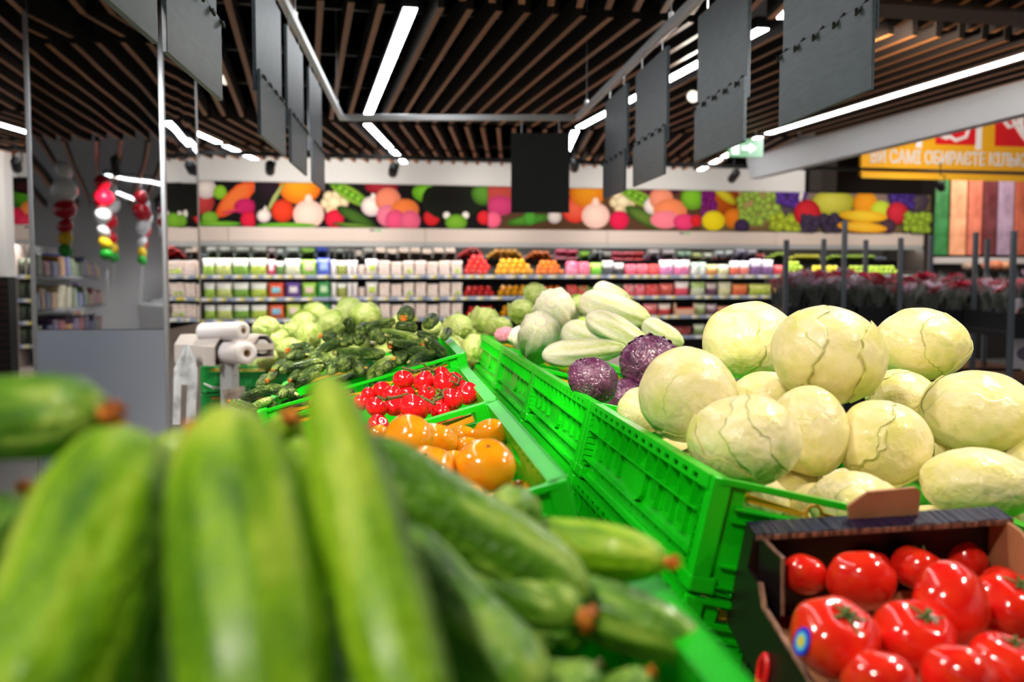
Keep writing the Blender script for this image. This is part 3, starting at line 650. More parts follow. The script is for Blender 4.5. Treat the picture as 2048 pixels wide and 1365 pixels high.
for k in range(6):
    M = WM @ TR((wall_s(992 + k * 22, off=-.45), .45, SHZ[0] + .33), s=(.08,) * 3)
    MB()
def mk_box(c0, c1, name='fruit_punnet'):
    def f():
        m = MB(); m.rbox((-.48, -.45, 0), (.48, .45, .45), .06, 0); q = random.Random(1)
        for x in (-.3, 0, .3):
            for z in (.5, .74):
                bm = bmesh.new(); bmesh.ops.create_icosphere(bm, subdivisions=2, radius=.23); bm.verts.ensure_lookup_table(); c = V((x, q.uniform(-.25, -.1), z))
                m.add([c + v.co for v in bm.verts], [[v.index for v in g.verts] for g in bm.faces], 1 if q.random() < .7 else 0); bm.free()
        return m.obj(name, [cmat(c0), cmat(c1)], smooth=True)
    return ('box', tuple(c0), tuple(c1), name), f
T0 = [(1131, 1154, (235, 120, 150), (245, 60, 110), 'pink and white radish punnet', .2), (1155, 1178, (225, 90, 120), (245, 70, 115), 'pink radish punnet', .19), (1180, 1203, (110, 205, 30), (150, 220, 60), 'bright green lettuce', .17),
      (1204, 1226, (70, 75, 85), (200, 205, 205), 'netted bag of garlic', .2), (1227, 1247, (60, 60, 66), (190, 190, 190), 'dark netted bag of garlic', .17),
      (1249, 1271, (215, 60, 90), (235, 80, 110), 'pink berry punnet', .16), (1272, 1294, (215, 50, 80), (235, 90, 110), 'rose berry punnet', .16), (1295, 1316, (205, 20, 30), (225, 30, 40), 'red berry punnet', .16),
      (1318, 1346, (225, 130, 190), (250, 215, 235), 'pink and white bag of radishes', .21), (1347, 1379, (235, 110, 160), (250, 220, 230), 'rosy bag of radishes', .21),
      (1381, 1397, (225, 235, 225), (170, 200, 180), 'white and green bag of leeks', .18), (1398, 1411, (235, 240, 235), (160, 195, 175), 'white bag of leeks', .18), (1412, 1434, (230, 140, 60), (195, 200, 130), 'mixed orange and green pack', .15),
      (1435, 1457, (225, 220, 160), (235, 235, 200), 'pale yellow pack', .15), (1459, 1478, (240, 95, 70), (225, 235, 250), 'coral pack with a white top', .2), (1479, 1498, (240, 120, 105), (225, 235, 250), 'salmon pack with a white top', .2),
      (1500, 1522, (110, 70, 130), (190, 180, 220), 'purple bag', .23), (1523, 1545, (120, 80, 140), (205, 195, 225), 'lilac bag', .22), (1546, 1564, (200, 40, 60), (220, 60, 70), 'red pack at the trolley post', .14)]
T1 = [(1131, 1154, (170, 40, 30), (200, 30, 25), 'red and green chilli punnet', .16), (1155, 1178, (190, 45, 25), (120, 120, 30), 'chilli punnet', .15), (1180, 1203, (90, 170, 40), (120, 190, 50), 'green herb pack', .11), (1204, 1244, (35, 55, 25), (70, 100, 40), 'dark bag of green peppers', .16),
      (1245, 1266, (220, 80, 95), (200, 140, 140), 'pink berry punnet', .17), (1267, 1288, (215, 70, 90), (225, 120, 130), 'rose berry punnet', .17), (1289, 1316, (205, 20, 25), (200, 70, 70), 'red berry punnet', .17), (1318, 1348, (190, 60, 40), (225, 90, 80), 'red and brown fruit bag', .17),
      (1349, 1378, (240, 60, 90), (252, 225, 225), 'red and white bag of radishes', .2), (1381, 1411, (200, 215, 180), (160, 190, 110), 'white and green bag of leeks', .19), (1412, 1434, (95, 45, 80), (190, 175, 170), 'purple pack with a pale top', .18), (1436, 1463, (230, 225, 160), (205, 200, 170), 'pale yellow pack', .19), (1464, 1496, (240, 90, 30), (245, 120, 50), 'orange carrot bag', .16), (1497, 1544, (170, 190, 40), (195, 205, 90), 'yellow green bag of pears', .16), (1545, 1563, (235, 140, 30), (245, 160, 40), 'orange fruit bag', .14)]
T2 = [(1286, 1316, (190, 50, 60), (225, 120, 120), 'red fruit bag', .16), (1317, 1342, (200, 50, 50), (240, 200, 190), 'red bag with white marks', .16), (1390, 1412, (140, 160, 90), (190, 200, 160), 'green and white bag', .16), (1413, 1434, (110, 70, 90), (190, 170, 180), 'purple bag', .15), (1435, 1462, (240, 120, 70), (235, 140, 110), 'coral pack', .12), (1066, 1130, (60, 110, 40), (90, 150, 50), 'bag of green peppers', .15), (1463, 1560, (150, 170, 60), (120, 60, 40), 'mixed fruit bag', .14)]
T3 = [(1300, 1340, (150, 110, 110), (200, 190, 190), 'grey and pink bag', .15), (1388, 1412, (120, 140, 80), (190, 200, 170), 'green and white bag', .15), (1345, 1385, (150, 20, 20), (120, 10, 14), 'dark red pack', .12)]
for row, T in enumerate((T0, T1, T2, T3)):
    for u0, u1, a, b, nm, h in T:
        kind = mk_box(a, b) if 'punnet' in nm else mk_bag(a, b, .5, name='produce_bag')
        item(kind, u0, u1, row, h, '%s on the %s, right half of the wall cabinets' % (nm, ROWN[row]), 'punnet' if 'punnet' in nm else 'bag')
# cardboard tray with red fruit on the third shelf
s0, s1 = wall_s(1344, off=-.2), wall_s(1388, off=-.2); z = SHZ[2] + .02
t = thing('cardboard_tray', 'beige cardboard tray of red fruit on the third shelf', 'tray', WM @ TR(((s0 + s1) / 2, .2, z))); hw = (s1 - s0) / 2 - .005
CB = mat('pale_cardboard', lin((236, 190, 160)), .6)
MB().box((-hw, -.08, 0), (hw, -.07, .09)).box((-hw, -.08, 0), (-hw + .03, -.065, .17)).box((hw - .03, -.08, 0), (hw, -.065, .17)).box((-hw, -.08, 0), (hw, .2, .01)).obj('front', CB, t)
MB().rbox((-hw + .03, -.06, .02), (hw - .03, .18, .11), .02).obj('red_fruit', cmat((225, 50, 35)), t)
# dark greens left of the column, apples right
for row in range(4):
    for k, (u0, u1) in enumerate(((34, 52), (53, 72), (73, 92))):
        item(mk_bag((28, 44, 20), (46, 66, 34), .5, name='leafy_bag'), u0, u1, row, .21, 'dark leafy bag on the %s left of the column, %s from the left' % (ROWN[row].replace('lowest visible', 'lowest'), ORD[k]), 'bag', group='dark leafy bags, %s' % ROWN[row])
APP = {}
for c, l in (('green', lin((150, 180, 40))), ('yellow', lin((215, 205, 50)))):
    m = MB().lathe([(.001, .40), (.12, .44), (.3, .44), (.46, .25), (.5, 0), (.42, -.28), (.26, -.42), (.1, -.42), (.001, -.38)], 16); APP[c] = m.mesh('apple', mat('apple_' + c, l, .3, coat=.4, vary=.15), True)
for c, u0, u1, row, lay in (('green', 1568, 1618, 0, 3), ('yellow', 1618, 1690, 0, 2), ('green', 1692, 1800, 0, 2)):
    s0, s1 = wall_s(u0, off=-.24), wall_s(u1, off=-.24); d = .085
    for l in range(lay):
        for k in range(int((s1 - s0) / d - l)):
            o = link('apple', APP[c], None, WM @ TR((s0 + (k + .5 + l * .5) * d, .2 + l * .04, SHZ[0] + .02 + d * .44 + l * d * .75), ry=rnd.uniform(-.5, .5), s=(d,) * 3)); tag(o, '%s apple behind the flower trolleys, %s in its %s layer, %s group' % (c, ORD[min(k, 19)], ORD[l], 'first' if u0 < 1600 else 'second'), 'apple', '%s apples' % c)

# ------------------------------------------------------------------ banner with icons, hung over the next department
y = 14.2; p0 = at(1722, 352, y); t = thing('hanging_banner', 'yellow banner with red icon squares and white lettering, top right', 'banner', axes(p0, WX, -WN, UP))
k = y / FPX
MB().box((0, 0, 0), (5.2, .06, 1.55)).obj('board', mat('banner_yellow', lin((246, 178, 18)), .5), t)
MB().box((-.0, -.02, -.03), (5.2, 0, .04)).obj('edge_strip', mat('banner_yellow2', lin((250, 190, 40)), .5), t)
cu = bpy.data.curves.new('lettering', 'FONT'); cu.body = 'ВИ САМІ ОБИРАЄТЕ КІЛЬКІСТЬ'; cu.size = .255; cu.extrude = .004; cu.bevel_depth = .007; cu.bevel_resolution = 0
fo = link('lettering', cu); me = bpy.data.meshes.new_from_object(fo.evaluated_get(bpy.context.evaluated_depsgraph_get())); bpy.data.objects.remove(fo)
lo = link('lettering', me, t); lo.matrix_local = Matrix.Translation((.13, -.003, .195)) @ Matrix.Rotation(R(90), 4, 'X') @ Matrix.Diagonal((.73, 1, 1, 1)); me.materials.clear(); me.materials.append(M_white)
MR_, MW_ = mat('banner_red', lin((226, 14, 26)), .5), mat('banner_white', lin((250, 246, 248)), .5)
def outline(pts, x, z, s, parent, r=.03):
    P = [V((x + a * s, -.012, z + b * s)) for a, b in pts]; MB().tube(P, r, 6).obj('icon_line', MW_, parent)
for i in range(6):
    x = .2 + i * .98
    sq = MB().box((x, -.006, .48), (x + .66, 0, 1.25)).obj('icon_square', MR_, t)
    MB().rbox((x + .66, -.008, .42), (x + .66 + .1, 0, 1.3), .003).obj('white_bar', MW_, t)
    if i % 2 == 1:
        outline([(.1, .75), (.12, .2), (.28, .16), (.36, .2), (.5, .12), (.75, .2), (.82, .4), (.86, .6), (.8, .75), (.6, .8), (.36, .8)], x - .02, .46, .68, t); outline([(.28, .16), (.3, .75), (.1, .75)], x - .02, .46, .68, t)
    elif i: outline([(.05, .85), (.1, .55), (.3, .35), (.5, .4), (.52, .6), (.35, .8), (.05, .85)], x, .5, .75, t); outline([(.3, .6), (.6, .2), (.7, .1)], x, .5, .75, t); outline([(.6, .2), (.75, .45), (.85, .7), (.65, .75), (.58, .5), (.6, .2)], x, .5, .75, t)
for x in (.5, 4.4): MB().tube([(x, .03, 1.5), (x, .03, 2.6)], .01, 6).obj('hanger', M_black, t)
# printed wall panels beyond
for k, (u0, u1, c, nm) in enumerate(((1868, 1898, (24, 120, 50), 'dark green'), (1899, 1934, (245, 160, 120), 'peach'), (1935, 1964, (205, 110, 85), 'rust'), (1965, 1994, (96, 16, 26), 'maroon'), (1995, 2028, (170, 145, 175), 'lilac'), (2029, 2075, (190, 90, 60), 'brick red'))):
    yy = 16.0; a, b = at(u0, 510, yy), at(u1, 510, yy); b.y += (b.x - a.x) * .2217; L = (b - a).length; top = at(u0, 352, yy).z
    l = lin(c); o = MB().box((0, 0, 0), (L, .03, top - a.z)).obj('printed_panel', mat('panel_%d' % k, tuple(x * .75 for x in l), .5, c2=tuple(min(1, x * 1.4 + .06) for x in l), scale=5, contrast=.25), M=axes(a, WX, -WN, UP)); tag(o, '%s printed wall panel under the yellow banner, %s from the cabinets' % (nm, ORD[k]), 'wall panel')
a = at(1868, 528, 15.6); o = MB().rbox((0, 0, 0), (3.2, .4, .1), .01).obj('display_shelf', mat('shelf_white', lin((225, 220, 222)), .4), M=axes(a, WX, -WN, UP)); tag(o, 'white shelf edge below the printed wall panels', 'shelf')
a = at(1868, 760, 15.6); zl = at(1980, 541, 15.3).z - a.z; o = MB().box((0, .05, -.3), (3.2, .4, zl + .001)).box((0, -.75, zl - .04), (3.2, .05, zl)).obj('display_case', mat('case_dark', lin((34, 26, 24)), .6), M=axes(a, WX, -WN, UP)); tag(o, 'dark display case below the white shelf edge', 'display case')
for k, (u, v, r, c) in enumerate(((1975, 532, 9, (240, 130, 90)), (1992, 534, 10, (245, 120, 70)), (2010, 536, 9, (235, 150, 100)), (1935, 540, 8, (200, 170, 150)))):
    p = at(u, v, 15.3); bm = bmesh.new(); bmesh.ops.create_uvsphere(bm, u_segments=14, v_segments=8, radius=1)
    me = bpy.data.meshes.new('bread_loaf'); bm.to_mesh(me); bm.free(); me.materials.append(cmat(c)); me.polygons.foreach_set('use_smooth', [True] * len(me.polygons))
    p.z = a.z + zl + px(r, 15.3) * .98; tag(link('bread_loaf', me, None, TR(p, s=(px(r, 15.3) * 1.4, .1, px(r, 15.3)))), 'orange brown loaf under the white shelf edge, %s from the left' % ORD[(3, 0, 1, 2)[3 - k] if False else (1, 2, 3, 0)[k]], 'bread')
# ------------------------------------------------------------------ flower trolleys on the right
M_post = mat('galvanised', lin((120, 128, 138)), .4, metal=.7)
M_dark = mat('dark_plastic', lin((24, 24, 27)), .4)
M_wrap = mat('black_wrap', lin((26, 28, 32)), .22, bump=.6, bscale=6, coat=.5)
M_film = film_mat('cellophane', .07, rough=.15, bump=.8, bscale=28)
M_petal = mat('dark_red_petals', lin((196, 16, 60)), .45, vary=.3); M_petalp = mat('pale_petals', lin((240, 205, 225)), .45, vary=.1)
M_leafd = mat('dark_leaves', lin((38, 48, 28)), .5)
def trolley(ya, us, vt, label, zsh):
    pts = [at(u, v, y) for u, v, y in us]; c = sum(pts, V()) / len(pts); c.z = 0
    t = thing('flower_trolley', label, 'trolley', Matrix.Translation(c), 'flower trolleys')
    for p in pts:
        MB().rbox((p.x - c.x - .017, p.y - c.y - .017, .12), (p.x - c.x + .017, p.y - c.y + .017, p.z), .004).obj('post', M_post, t)
    x0, x1 = min(p.x for p in pts) - c.x, max(p.x for p in pts) - c.x; y0, y1 = min(p.y for p in pts) - c.y, max(p.y for p in pts) - c.y
    for z in (.15, zsh - .32, zsh): MB().rbox((x0, y0, z - .04), (x1, y1, z), .006).obj('shelf', M_dark, t)
    MB().rbox((x0 + .01, y0 + .02, .19), (x1 - .01, y1 - .02, zsh - .34), .03).obj('wrapped_load', M_wrap, t)
    for x in (x0 + .05, x1 - .05):
        for y in (y0 + .05, y1 - .05): MB().tube([(x - .015, y, .06), (x + .015, y, .06)], .06, 14).obj('wheel', M_black, t)
    return c, x0, x1, y0, y1
TR1 = trolley(8, [(1573, 480, 7.4), (1690, 442, 7.4), (1648, 478, 8.0), (1732, 480, 8.0)], 0, 'flower trolley nearest the cabinets, with dark red flowers on top', .99)
TR2 = trolley(8, [(1802, 476, 7.4), (1862, 470, 8.0), (1952, 465, 7.4), (1975, 478, 8.0)], 0, 'middle flower trolley behind the back row of white cabbages', .97)
TR3 = trolley(7, [(2028, 462, 6.4), (2075, 470, 7.1), (2190, 470, 6.4), (2200, 470, 7.1)], 0, 'flower trolley at the edge of the frame with picture cards on its post', .98)
def blossom_mesh(m):
    b = MB()
    for k in range(3):
        r = .042 - .01 * k
        for j in range(5):
            a = 2 * math.pi * j / 5 + k * .6
            b.add([(0, 0, .005 * k), (r * math.cos(a - .5), r * math.sin(a - .5), .02 + .004 * k), (r * 1.15 * math.cos(a), r * 1.15 * math.sin(a), .034), (r * math.cos(a + .5), r * math.sin(a + .5), .02 + .004 * k)], [(0, 1, 2, 3)])
    return b.mesh('blossom', m, True)
BL = [blossom_mesh(M_petal), blossom_mesh(M_petalp)]
def cone_film():
    m = MB(); n = 14; vs = []
    for j, (r, z) in enumerate(((.02, -.16), (.045, -.06), (.075, .03), (.09, .09))):
        for k in range(n):
            a = 2 * math.pi * k / n; q = 1 + (.22 * math.sin(k * 2.3 + j) if j > 1 else 0); vs.append((r * q * math.cos(a), r * q * math.sin(a), z + (.045 * math.sin(k * 1.9) if j == 3 else 0)))
    return m.add(vs, [(j*n+k, j*n+(k+1) % n, (j+1)*n+(k+1) % n, (j+1)*n+k) for j in range(3) for k in range(n)]).mesh('film', M_film, False)
FILM = cone_film()
LEAVES = MB()
for k in range(7):
    a = k * .9; LEAVES.add([(0, 0, -.12), (.05 * math.cos(a), .05 * math.sin(a), -.03), (.035 * math.cos(a + .3), .035 * math.sin(a + .3), .03), (.02 * math.cos(a + .6), .02 * math.sin(a + .6), -.02)], [(0, 1, 2, 3)])
LEAVES = LEAVES.mesh('leaves', M_leafd)
POT = MB().lathe([(.001, -.2), (.03, -.2), (.042, -.1), (.038, -.1)], 12).mesh('pot', M_dark, True)
def bouquet(p, s, kind, label, group):
    t = thing('wrapped_flowers', label, 'flowers', TR(p, rz=rnd.uniform(0, 6), rx=rnd.uniform(-.15, .15), s=s), group)
    link('film', FILM, t); link('leaves', LEAVES, t); link('pot', POT, t)
    for k in range(4):
        a = k * 1.6 + rnd.random(); link('blossom', BL[kind if k else 0], t, TR((.035 * math.cos(a), .035 * math.sin(a), -.0 + .02 + .06 * rnd.random()), rx=.5 * math.sin(a), ry=.5 * math.cos(a)))
for (c, x0, x1, y0, y1), zsh, n, lab in ((TR1, .99, 5, 'first trolley'), (TR2, .97, 5, 'middle trolley'), (TR3, .98, 3, 'edge trolley')):
    for j in range(4):
        for i in range(n):
            x = x0 + (x1 - x0) * (i + .5) / n; yy = y0 + (y1 - y0) * (j + .5) / 4
            bouquet((c.x + x, c.y + yy, zsh + .23 + rnd.uniform(-.02, .05)), 1.15, 1 if rnd.random() < .35 else 0, 'wrapped dark red flowers, %s from the left in row %s on the %s' % (ORD[i], ('one', 'two', 'three', 'four')[j], lab), 'wrapped flowers on the %s' % lab)
    for i in range(3):
        xa, xb = x0 + (x1 - x0) * i / 3, x0 + (x1 - x0) * (i + 1) / 3
        o = MB().box((xa + .005, y0 + .01, zsh + .001), (xb - .005, y0 + .02, zsh + .12)).box((xa + .005, y1 - .02, zsh + .001), (xb - .005, y1 - .01, zsh + .12)).box((xa + .005, y0 + .01, zsh + .001), (xa + .012, y1 - .01, zsh + .12)).box((xb - .012, y0 + .01, zsh + .001), (xb - .005, y1 - .01, zsh + .12)).obj('flower_crate', M_dark, M=Matrix.Translation(c)); tag(o, 'black flower crate on the %s, %s from its left end' % (lab, ORD[i]), 'crate')
for k, v in enumerate((620, 700)):
    p = at(2022, v + 38, 6.5); o = MB().rbox((0, -.003, 0), (.2, 0, .2), .001).obj('picture_card', mat('card_white', lin((225, 215, 225)), .4), M=TR(p)); tag(o, '%s picture card hung on the trolley post at the frame edge' % ('upper', 'lower')[k], 'card')
    MB().add([(.03 + .07 * (1 + math.cos(a * .6)), -.004, .1 + .05 * math.sin(a * .6)) for a in range(11)], [tuple(range(10))[::-1]]).obj('print', mat(('card_red', 'card_grey')[k], lin(((190, 60, 50), (110, 100, 120))[k]), .4), o)

# ------------------------------------------------------------------ produce island: plinth and crates
T_ = R(13)
RIDGE = V((.216, 1.016, 1.35 - .209))                  # near top corner of the cabbage crate
RIDL = V((.047, .93, 1.35 - .199))
def ridge(base_, t): return base_ + IA * t
CW, CL, CH = .45, .6, .118
def frame_r(o): # x down the slope (right), y away, z out of the crate
    x = (IB * math.cos(T_) - UP * math.sin(T_)); return axes(o, x, IA, x.cross(IA))
TL = R(15.5)
def frame_l(o): # left row: mirrored by a half turn: x down the slope (left), y towards the camera
    x = (-IB * math.cos(TL) - UP * math.sin(TL)); return axes(o, x, -IA, x.cross(-IA))
plm = MB(); prof = [(-.62, .0), (1.0, .0), (1.0, .64), (.0, .875), (-.17, .875), (-.62, .75)]
O = ridge(RIDGE, -1.2); O.z = 0
plm.prism(prof, -3.72, O, IB, UP)
o = plm.obj('display_plinth', mat('plinth_wood', lin((196, 158, 126)), .5, c2=lin((176, 138, 104)), scale=2.2, stretch=(8, 1, 1))); tag(o, 'long pale wooden plinth under the two rows of crates', 'plinth')
def crate():
    """Folding crate; origin at one top corner, x across (CW), y along (CL), z down to -CH."""
    t = thing('crate', 'x', 'crate', None, 'green produce crates')
    X, Y, Z = V((1, 0, 0)), V((0, 1, 0)), V((0, 0, 1))
    def long_side():
        m = MB(); h = []
        for k in range(15): h.append((.035 + k * .0365, .006, .035 + k * .0365 + .018, .0115))       # slots in the rim
        h.append((.262, .021, .335, .040))                                                         # grip window
        pads = (.075, .125, .19, .385, .45, .505)
        for u in pads:
            for j in range(3): h.append((u + .0055 + j * .007, .052, u + .009 + j * .007, .072))
        for u in (.11, .17, .365, .425, .49):
            for j in range(4): h.append((u + j * .008, .024, u + j * .008 + .0035, .037))
        for u in (.06, .175, .36, .425, .54):
            for j in range(2): h.append((u + j * .006, .058, u + j * .006 + .002, .08))
        for e in (.008, CL - .022):
            for j in range(8): h.append((e, .018 + j * .0098, e + .013, .018 + j * .0098 + .007))
        for k in range(9): h.append((.06 + k * .06, .100, .06 + k * .06 + .005, .1035))
        m.plate(CL, CH, h, .003, (.009, 0, 0), Y, -Z, -X)
        def rib(u0, v0, u1, v1, d): m.box((-.001 - d, u0, -v1), (.0065, u1, -v0))
        rib(0, .0, CL, .003, .009); rib(0, .0135, CL, .0155, .009); m.plate(CL, .0155, [(a_, .006, c_, .0115) for a_, b_, c_, d_ in h[:15]], .003, (-.008, 0, 0), Y, -Z, -X); rib(.022, .0415, CL - .022, .0435, .009); rib(.022, .0895, CL - .022, .0912, .006); rib(0, .115, CL, CH, .005)
        for k in range(12): rib(.046 + k * .0462, .0155, .046 + k * .0462 + .0016, .0415, .009)
        for e in (.006, .0215, CL - .0235, CL - .008): rib(e, .0155, e + .0016, .1, .006)
        for j in range(9):
            rib(.006, .0165 + j * .0098 - .0006, .023, .0165 + j * .0098 + .0008, .006); rib(CL - .0235, .0165 + j * .0098 - .0006, CL - .008, .0165 + j * .0098 + .0008, .006)
        for u in pads:
            hs = [(.0055 + j * .007, .006, .009 + j * .007, .026) for j in range(3)]
            m.plate(.0275, .0335, hs, .007, (.0062, u, -.046), Y, -Z, -X)
        q = [(.245 + .105 * i / 8, 0) for i in (0, 8)]
        tongue = [(.25, -.0445), (.345, -.0445)] + [(.345 - .0475 * (1 - math.cos(a)), -.07 - .022 * math.sin(a)) for a in [math.pi * i / 8 for i in range(9)]]
        m.prism(tongue, .007, (-.001, 0, 0), Y, Z)
        return m
    ls = long_side()
    ls.obj('long_side', M_crate, t)
    link('long_side', t.children[0].data, t, axes((CW, CL, 0), (-1, 0, 0), (0, -1, 0), (0, 0, 1)))
    def short_side():
        m = MB(); h = [(.03, .008, CW - .03, .026)]
        for u in (.05, .3):
            for j in range(6): h.append((u + .012 + j * .015, .048, u + .016 + j * .015, .052)); h.append((u + .012 + j * .015, .058, u + .016 + j * .015, .062)); h.append((u + .012 + j * .015, .068, u + .016 + j * .015, .072))
        for u in (.19, .205, .235, .25): h.append((u, .06, u + .005, .082))
        h += [(.04, .094, .12, .108), (.13, .094, .21, .108), (.24, .094, .32, .108), (.33, .094, .41, .108)]
        m.plate(CW, CH, h, .003, (0, 0, 0), X, -Z, -Y)
        def rib(u0, v0, u1, v1, d): m.box((u0, -.003 - d, -v1), (u1, -.0025, -v0))
        rib(0, 0, CW, .006, .007); rib(.02, .0275, CW - .02, .03, .008); rib(.02, .0415, CW - .02, .0435, .006); rib(.02, .09, CW - .02, .092, .006); rib(.02, .111, CW - .02, .1135, .006)
        for u in (.05, .3):
            hs = [(.012 + j * .015, .004 + i * .01, .016 + j * .015, .008 + i * .01) for j in range(6) for i in range(3)]
            m.plate(.106, .036, hs, .003, (u, -.003, -.044), X, -Z, -Y)
        for u in (.06, .16, .29, .39): rib(u, .03, u + .003, .0415, .006)
        for u in (.145, .225, .3): rib(u, .092, u + .003, .111, .006)
        return m
    ss = short_side().obj('short_side', M_crate, t)
    link('short_side', ss.data, t, axes((CW, CL, 0), (-1, 0, 0), (0, -1, 0), (0, 0, 1)))
    hs = [(.03 + i * .06, .03 + j * .055, .075 + i * .06, .07 + j * .055) for i in range(6) for j in range(9)]
    MB().plate(CW - .006, CL - .006, hs, .004, (.003, .003, -CH + .003), X, Y, Z).obj('bottom', M_crate, t)
    post = MB().rbox((-.009, -.009, -CH + .012), (.012, .010, -.0), .002).rbox((-.010, -.010, -CH - .004), (.02, .03, -CH + .014), .003)
    p0 = post.obj('corner_post', M_crate, t)
    for x, y, sx, sy in ((CW, 0, -1, 1), (CW, CL, -1, -1), (0, CL, 1, -1)):
        link('corner_post', p0.data, t, axes((x, y, 0), (sx, 0, 0), (0, sy, 0), (0, 0, 1)))
    la = MB()
    def ring(x, z, r):
        pts = [(x + r * math.cos(a), .006, z + r * math.sin(a)) for a in [2 * math.pi * i / 12 for i in range(13)]]; la.tube(pts, .0022, 6)
    la.prism([(.035, -.0215), (.10, -.0245), (.102, -.0195), (.035, -.0125)], .004, (0, .008, 0), X, Z); ring(.113, -.0185, .0085)
    la.prism([(.122, -.021), (.172, -.0245), (.172, -.0195), (.122, -.0155)], .004, (0, .008, 0), X, Z); la.tube([(.135, .006, -.018), (.15, .0, -.021), (.128, 0, -.028)], .0025, 6); ring(.182, -.0215, .0085)
    la.prism([(.192, -.024), (.23, -.0275), (.23, -.0235), (.192, -.02)], .004, (0, .008, 0), X, Z)
    la.tube([(.23, .006, -.026), (.25, .004, -.018), (.275, .004, -.016), (.285, .004, -.022), (.278, .004, -.028), (.255, .004, -.031), (.23, .006, -.026)], .003, 6)
    la.prism([(.285, -.022), (CW - .035, -.02), (CW - .035, -.014), (.285, -.017)], .004, (0, .008, 0), X, Z)
    l0 = la.obj('latch_bar', M_strap, t)
    link('latch_bar', l0.data, t, axes((CW, CL, 0), (-1, 0, 0), (0, -1, 0), (0, 0, 1)))
    return t
C0 = crate()
CR = {}
def place_crate(M, label, key=None):
    o = C0 if not CR else copy_tree(C0)
    o.matrix_local = M; o['label'] = label; CR[key or label] = M; return o
PITCHL = CL + .022
rn = ['under the white cabbages', 'under the red cabbages', 'under the wrapped cabbages nearest the camera', 'under the farther wrapped cabbages']
for i in range(4): place_crate(frame_r(ridge(RIDGE, i * PITCHL)), 'green crate of the right row %s' % rn[i], 'R%d' % i)
for i in range(4): place_crate(frame_r(ridge(RIDGE, i * PITCHL)) @ TR((0, 0, -CH - .008)), 'lower green crate of the right row, second down ' + rn[i].replace(' nearest the camera', '').replace('wrapped', ('wrapped', 'nearer wrapped')[i == 2]), 'RL%d' % i)
for i in range(2):
    for l_ in (0, 1): place_crate(frame_r(ridge(RIDGE, i * PITCHL)) @ TR((CW + .022, 0, -(CH + .008) * l_)), '%s green crate of the outer right column, %s' % (('upper', 'lower')[l_], ('under the rightmost white cabbages', 'hidden behind the white cabbages')[i]), 'O%d%d' % (i, l_))
ln = [(-1, 'heaped with zucchini', .0), (0, 'of orange tomatoes', 0), (1, 'of red vine tomatoes', 0), (2, 'heaped with dark cucumbers', .026)]
for i, nm, dz in ln:
    o = ridge(RIDL, (i + 1) * PITCHL + (.0 if i >= 0 else -.2)) + UP * dz
    place_crate(frame_l(o), 'green crate of the left row ' + nm, 'L%d' % i)
    place_crate(frame_l(o) @ TR((0, 0, -CH - .008)), 'lower green crate of the left row, beneath the one ' + nm, 'LL%d' % i)

# ------------------------------------------------------------------ fruit and vegetable builders
def blob(nu, nv, fn, col=None):
    """Closed surface r(direction) with poles on z; fn(d) gives the point, col(d) its colour."""
    m = MB(); vs, cs = [], []
    for j in range(nv + 1):
        t = math.pi * j / nv
        for i in range(nu if 0 < j < nv else 1):
            a = 2 * math.pi * i / nu; d = V((math.sin(t) * math.cos(a), math.sin(t) * math.sin(a), math.cos(t))); vs.append(fn(d)); cs.append(col(d) if col else (1, 1, 1))
    fs = []; R_ = lambda j, i: 0 if j == 0 else (1 + (nv - 1) * nu if j == nv else 1 + (j - 1) * nu + i % nu)
    for j in range(nv):
        for i in range(nu):
            q = [R_(j, i), R_(j + 1, i), R_(j + 1, i + 1), R_(j, i + 1)]; q2 = []
            for k in q:
                if k not in q2: q2.append(k)
            fs.append(tuple(q2))
    return m.add(vs, fs, 0, cs)
def fbm(p, o=3): return sum(noise.noise(p * (2 ** k)) / 2 ** k for k in range(o))
def mixc(a, b, t): t = max(0, min(1, t)); return tuple(a[i] * (1 - t) + b[i] * t for i in range(3))

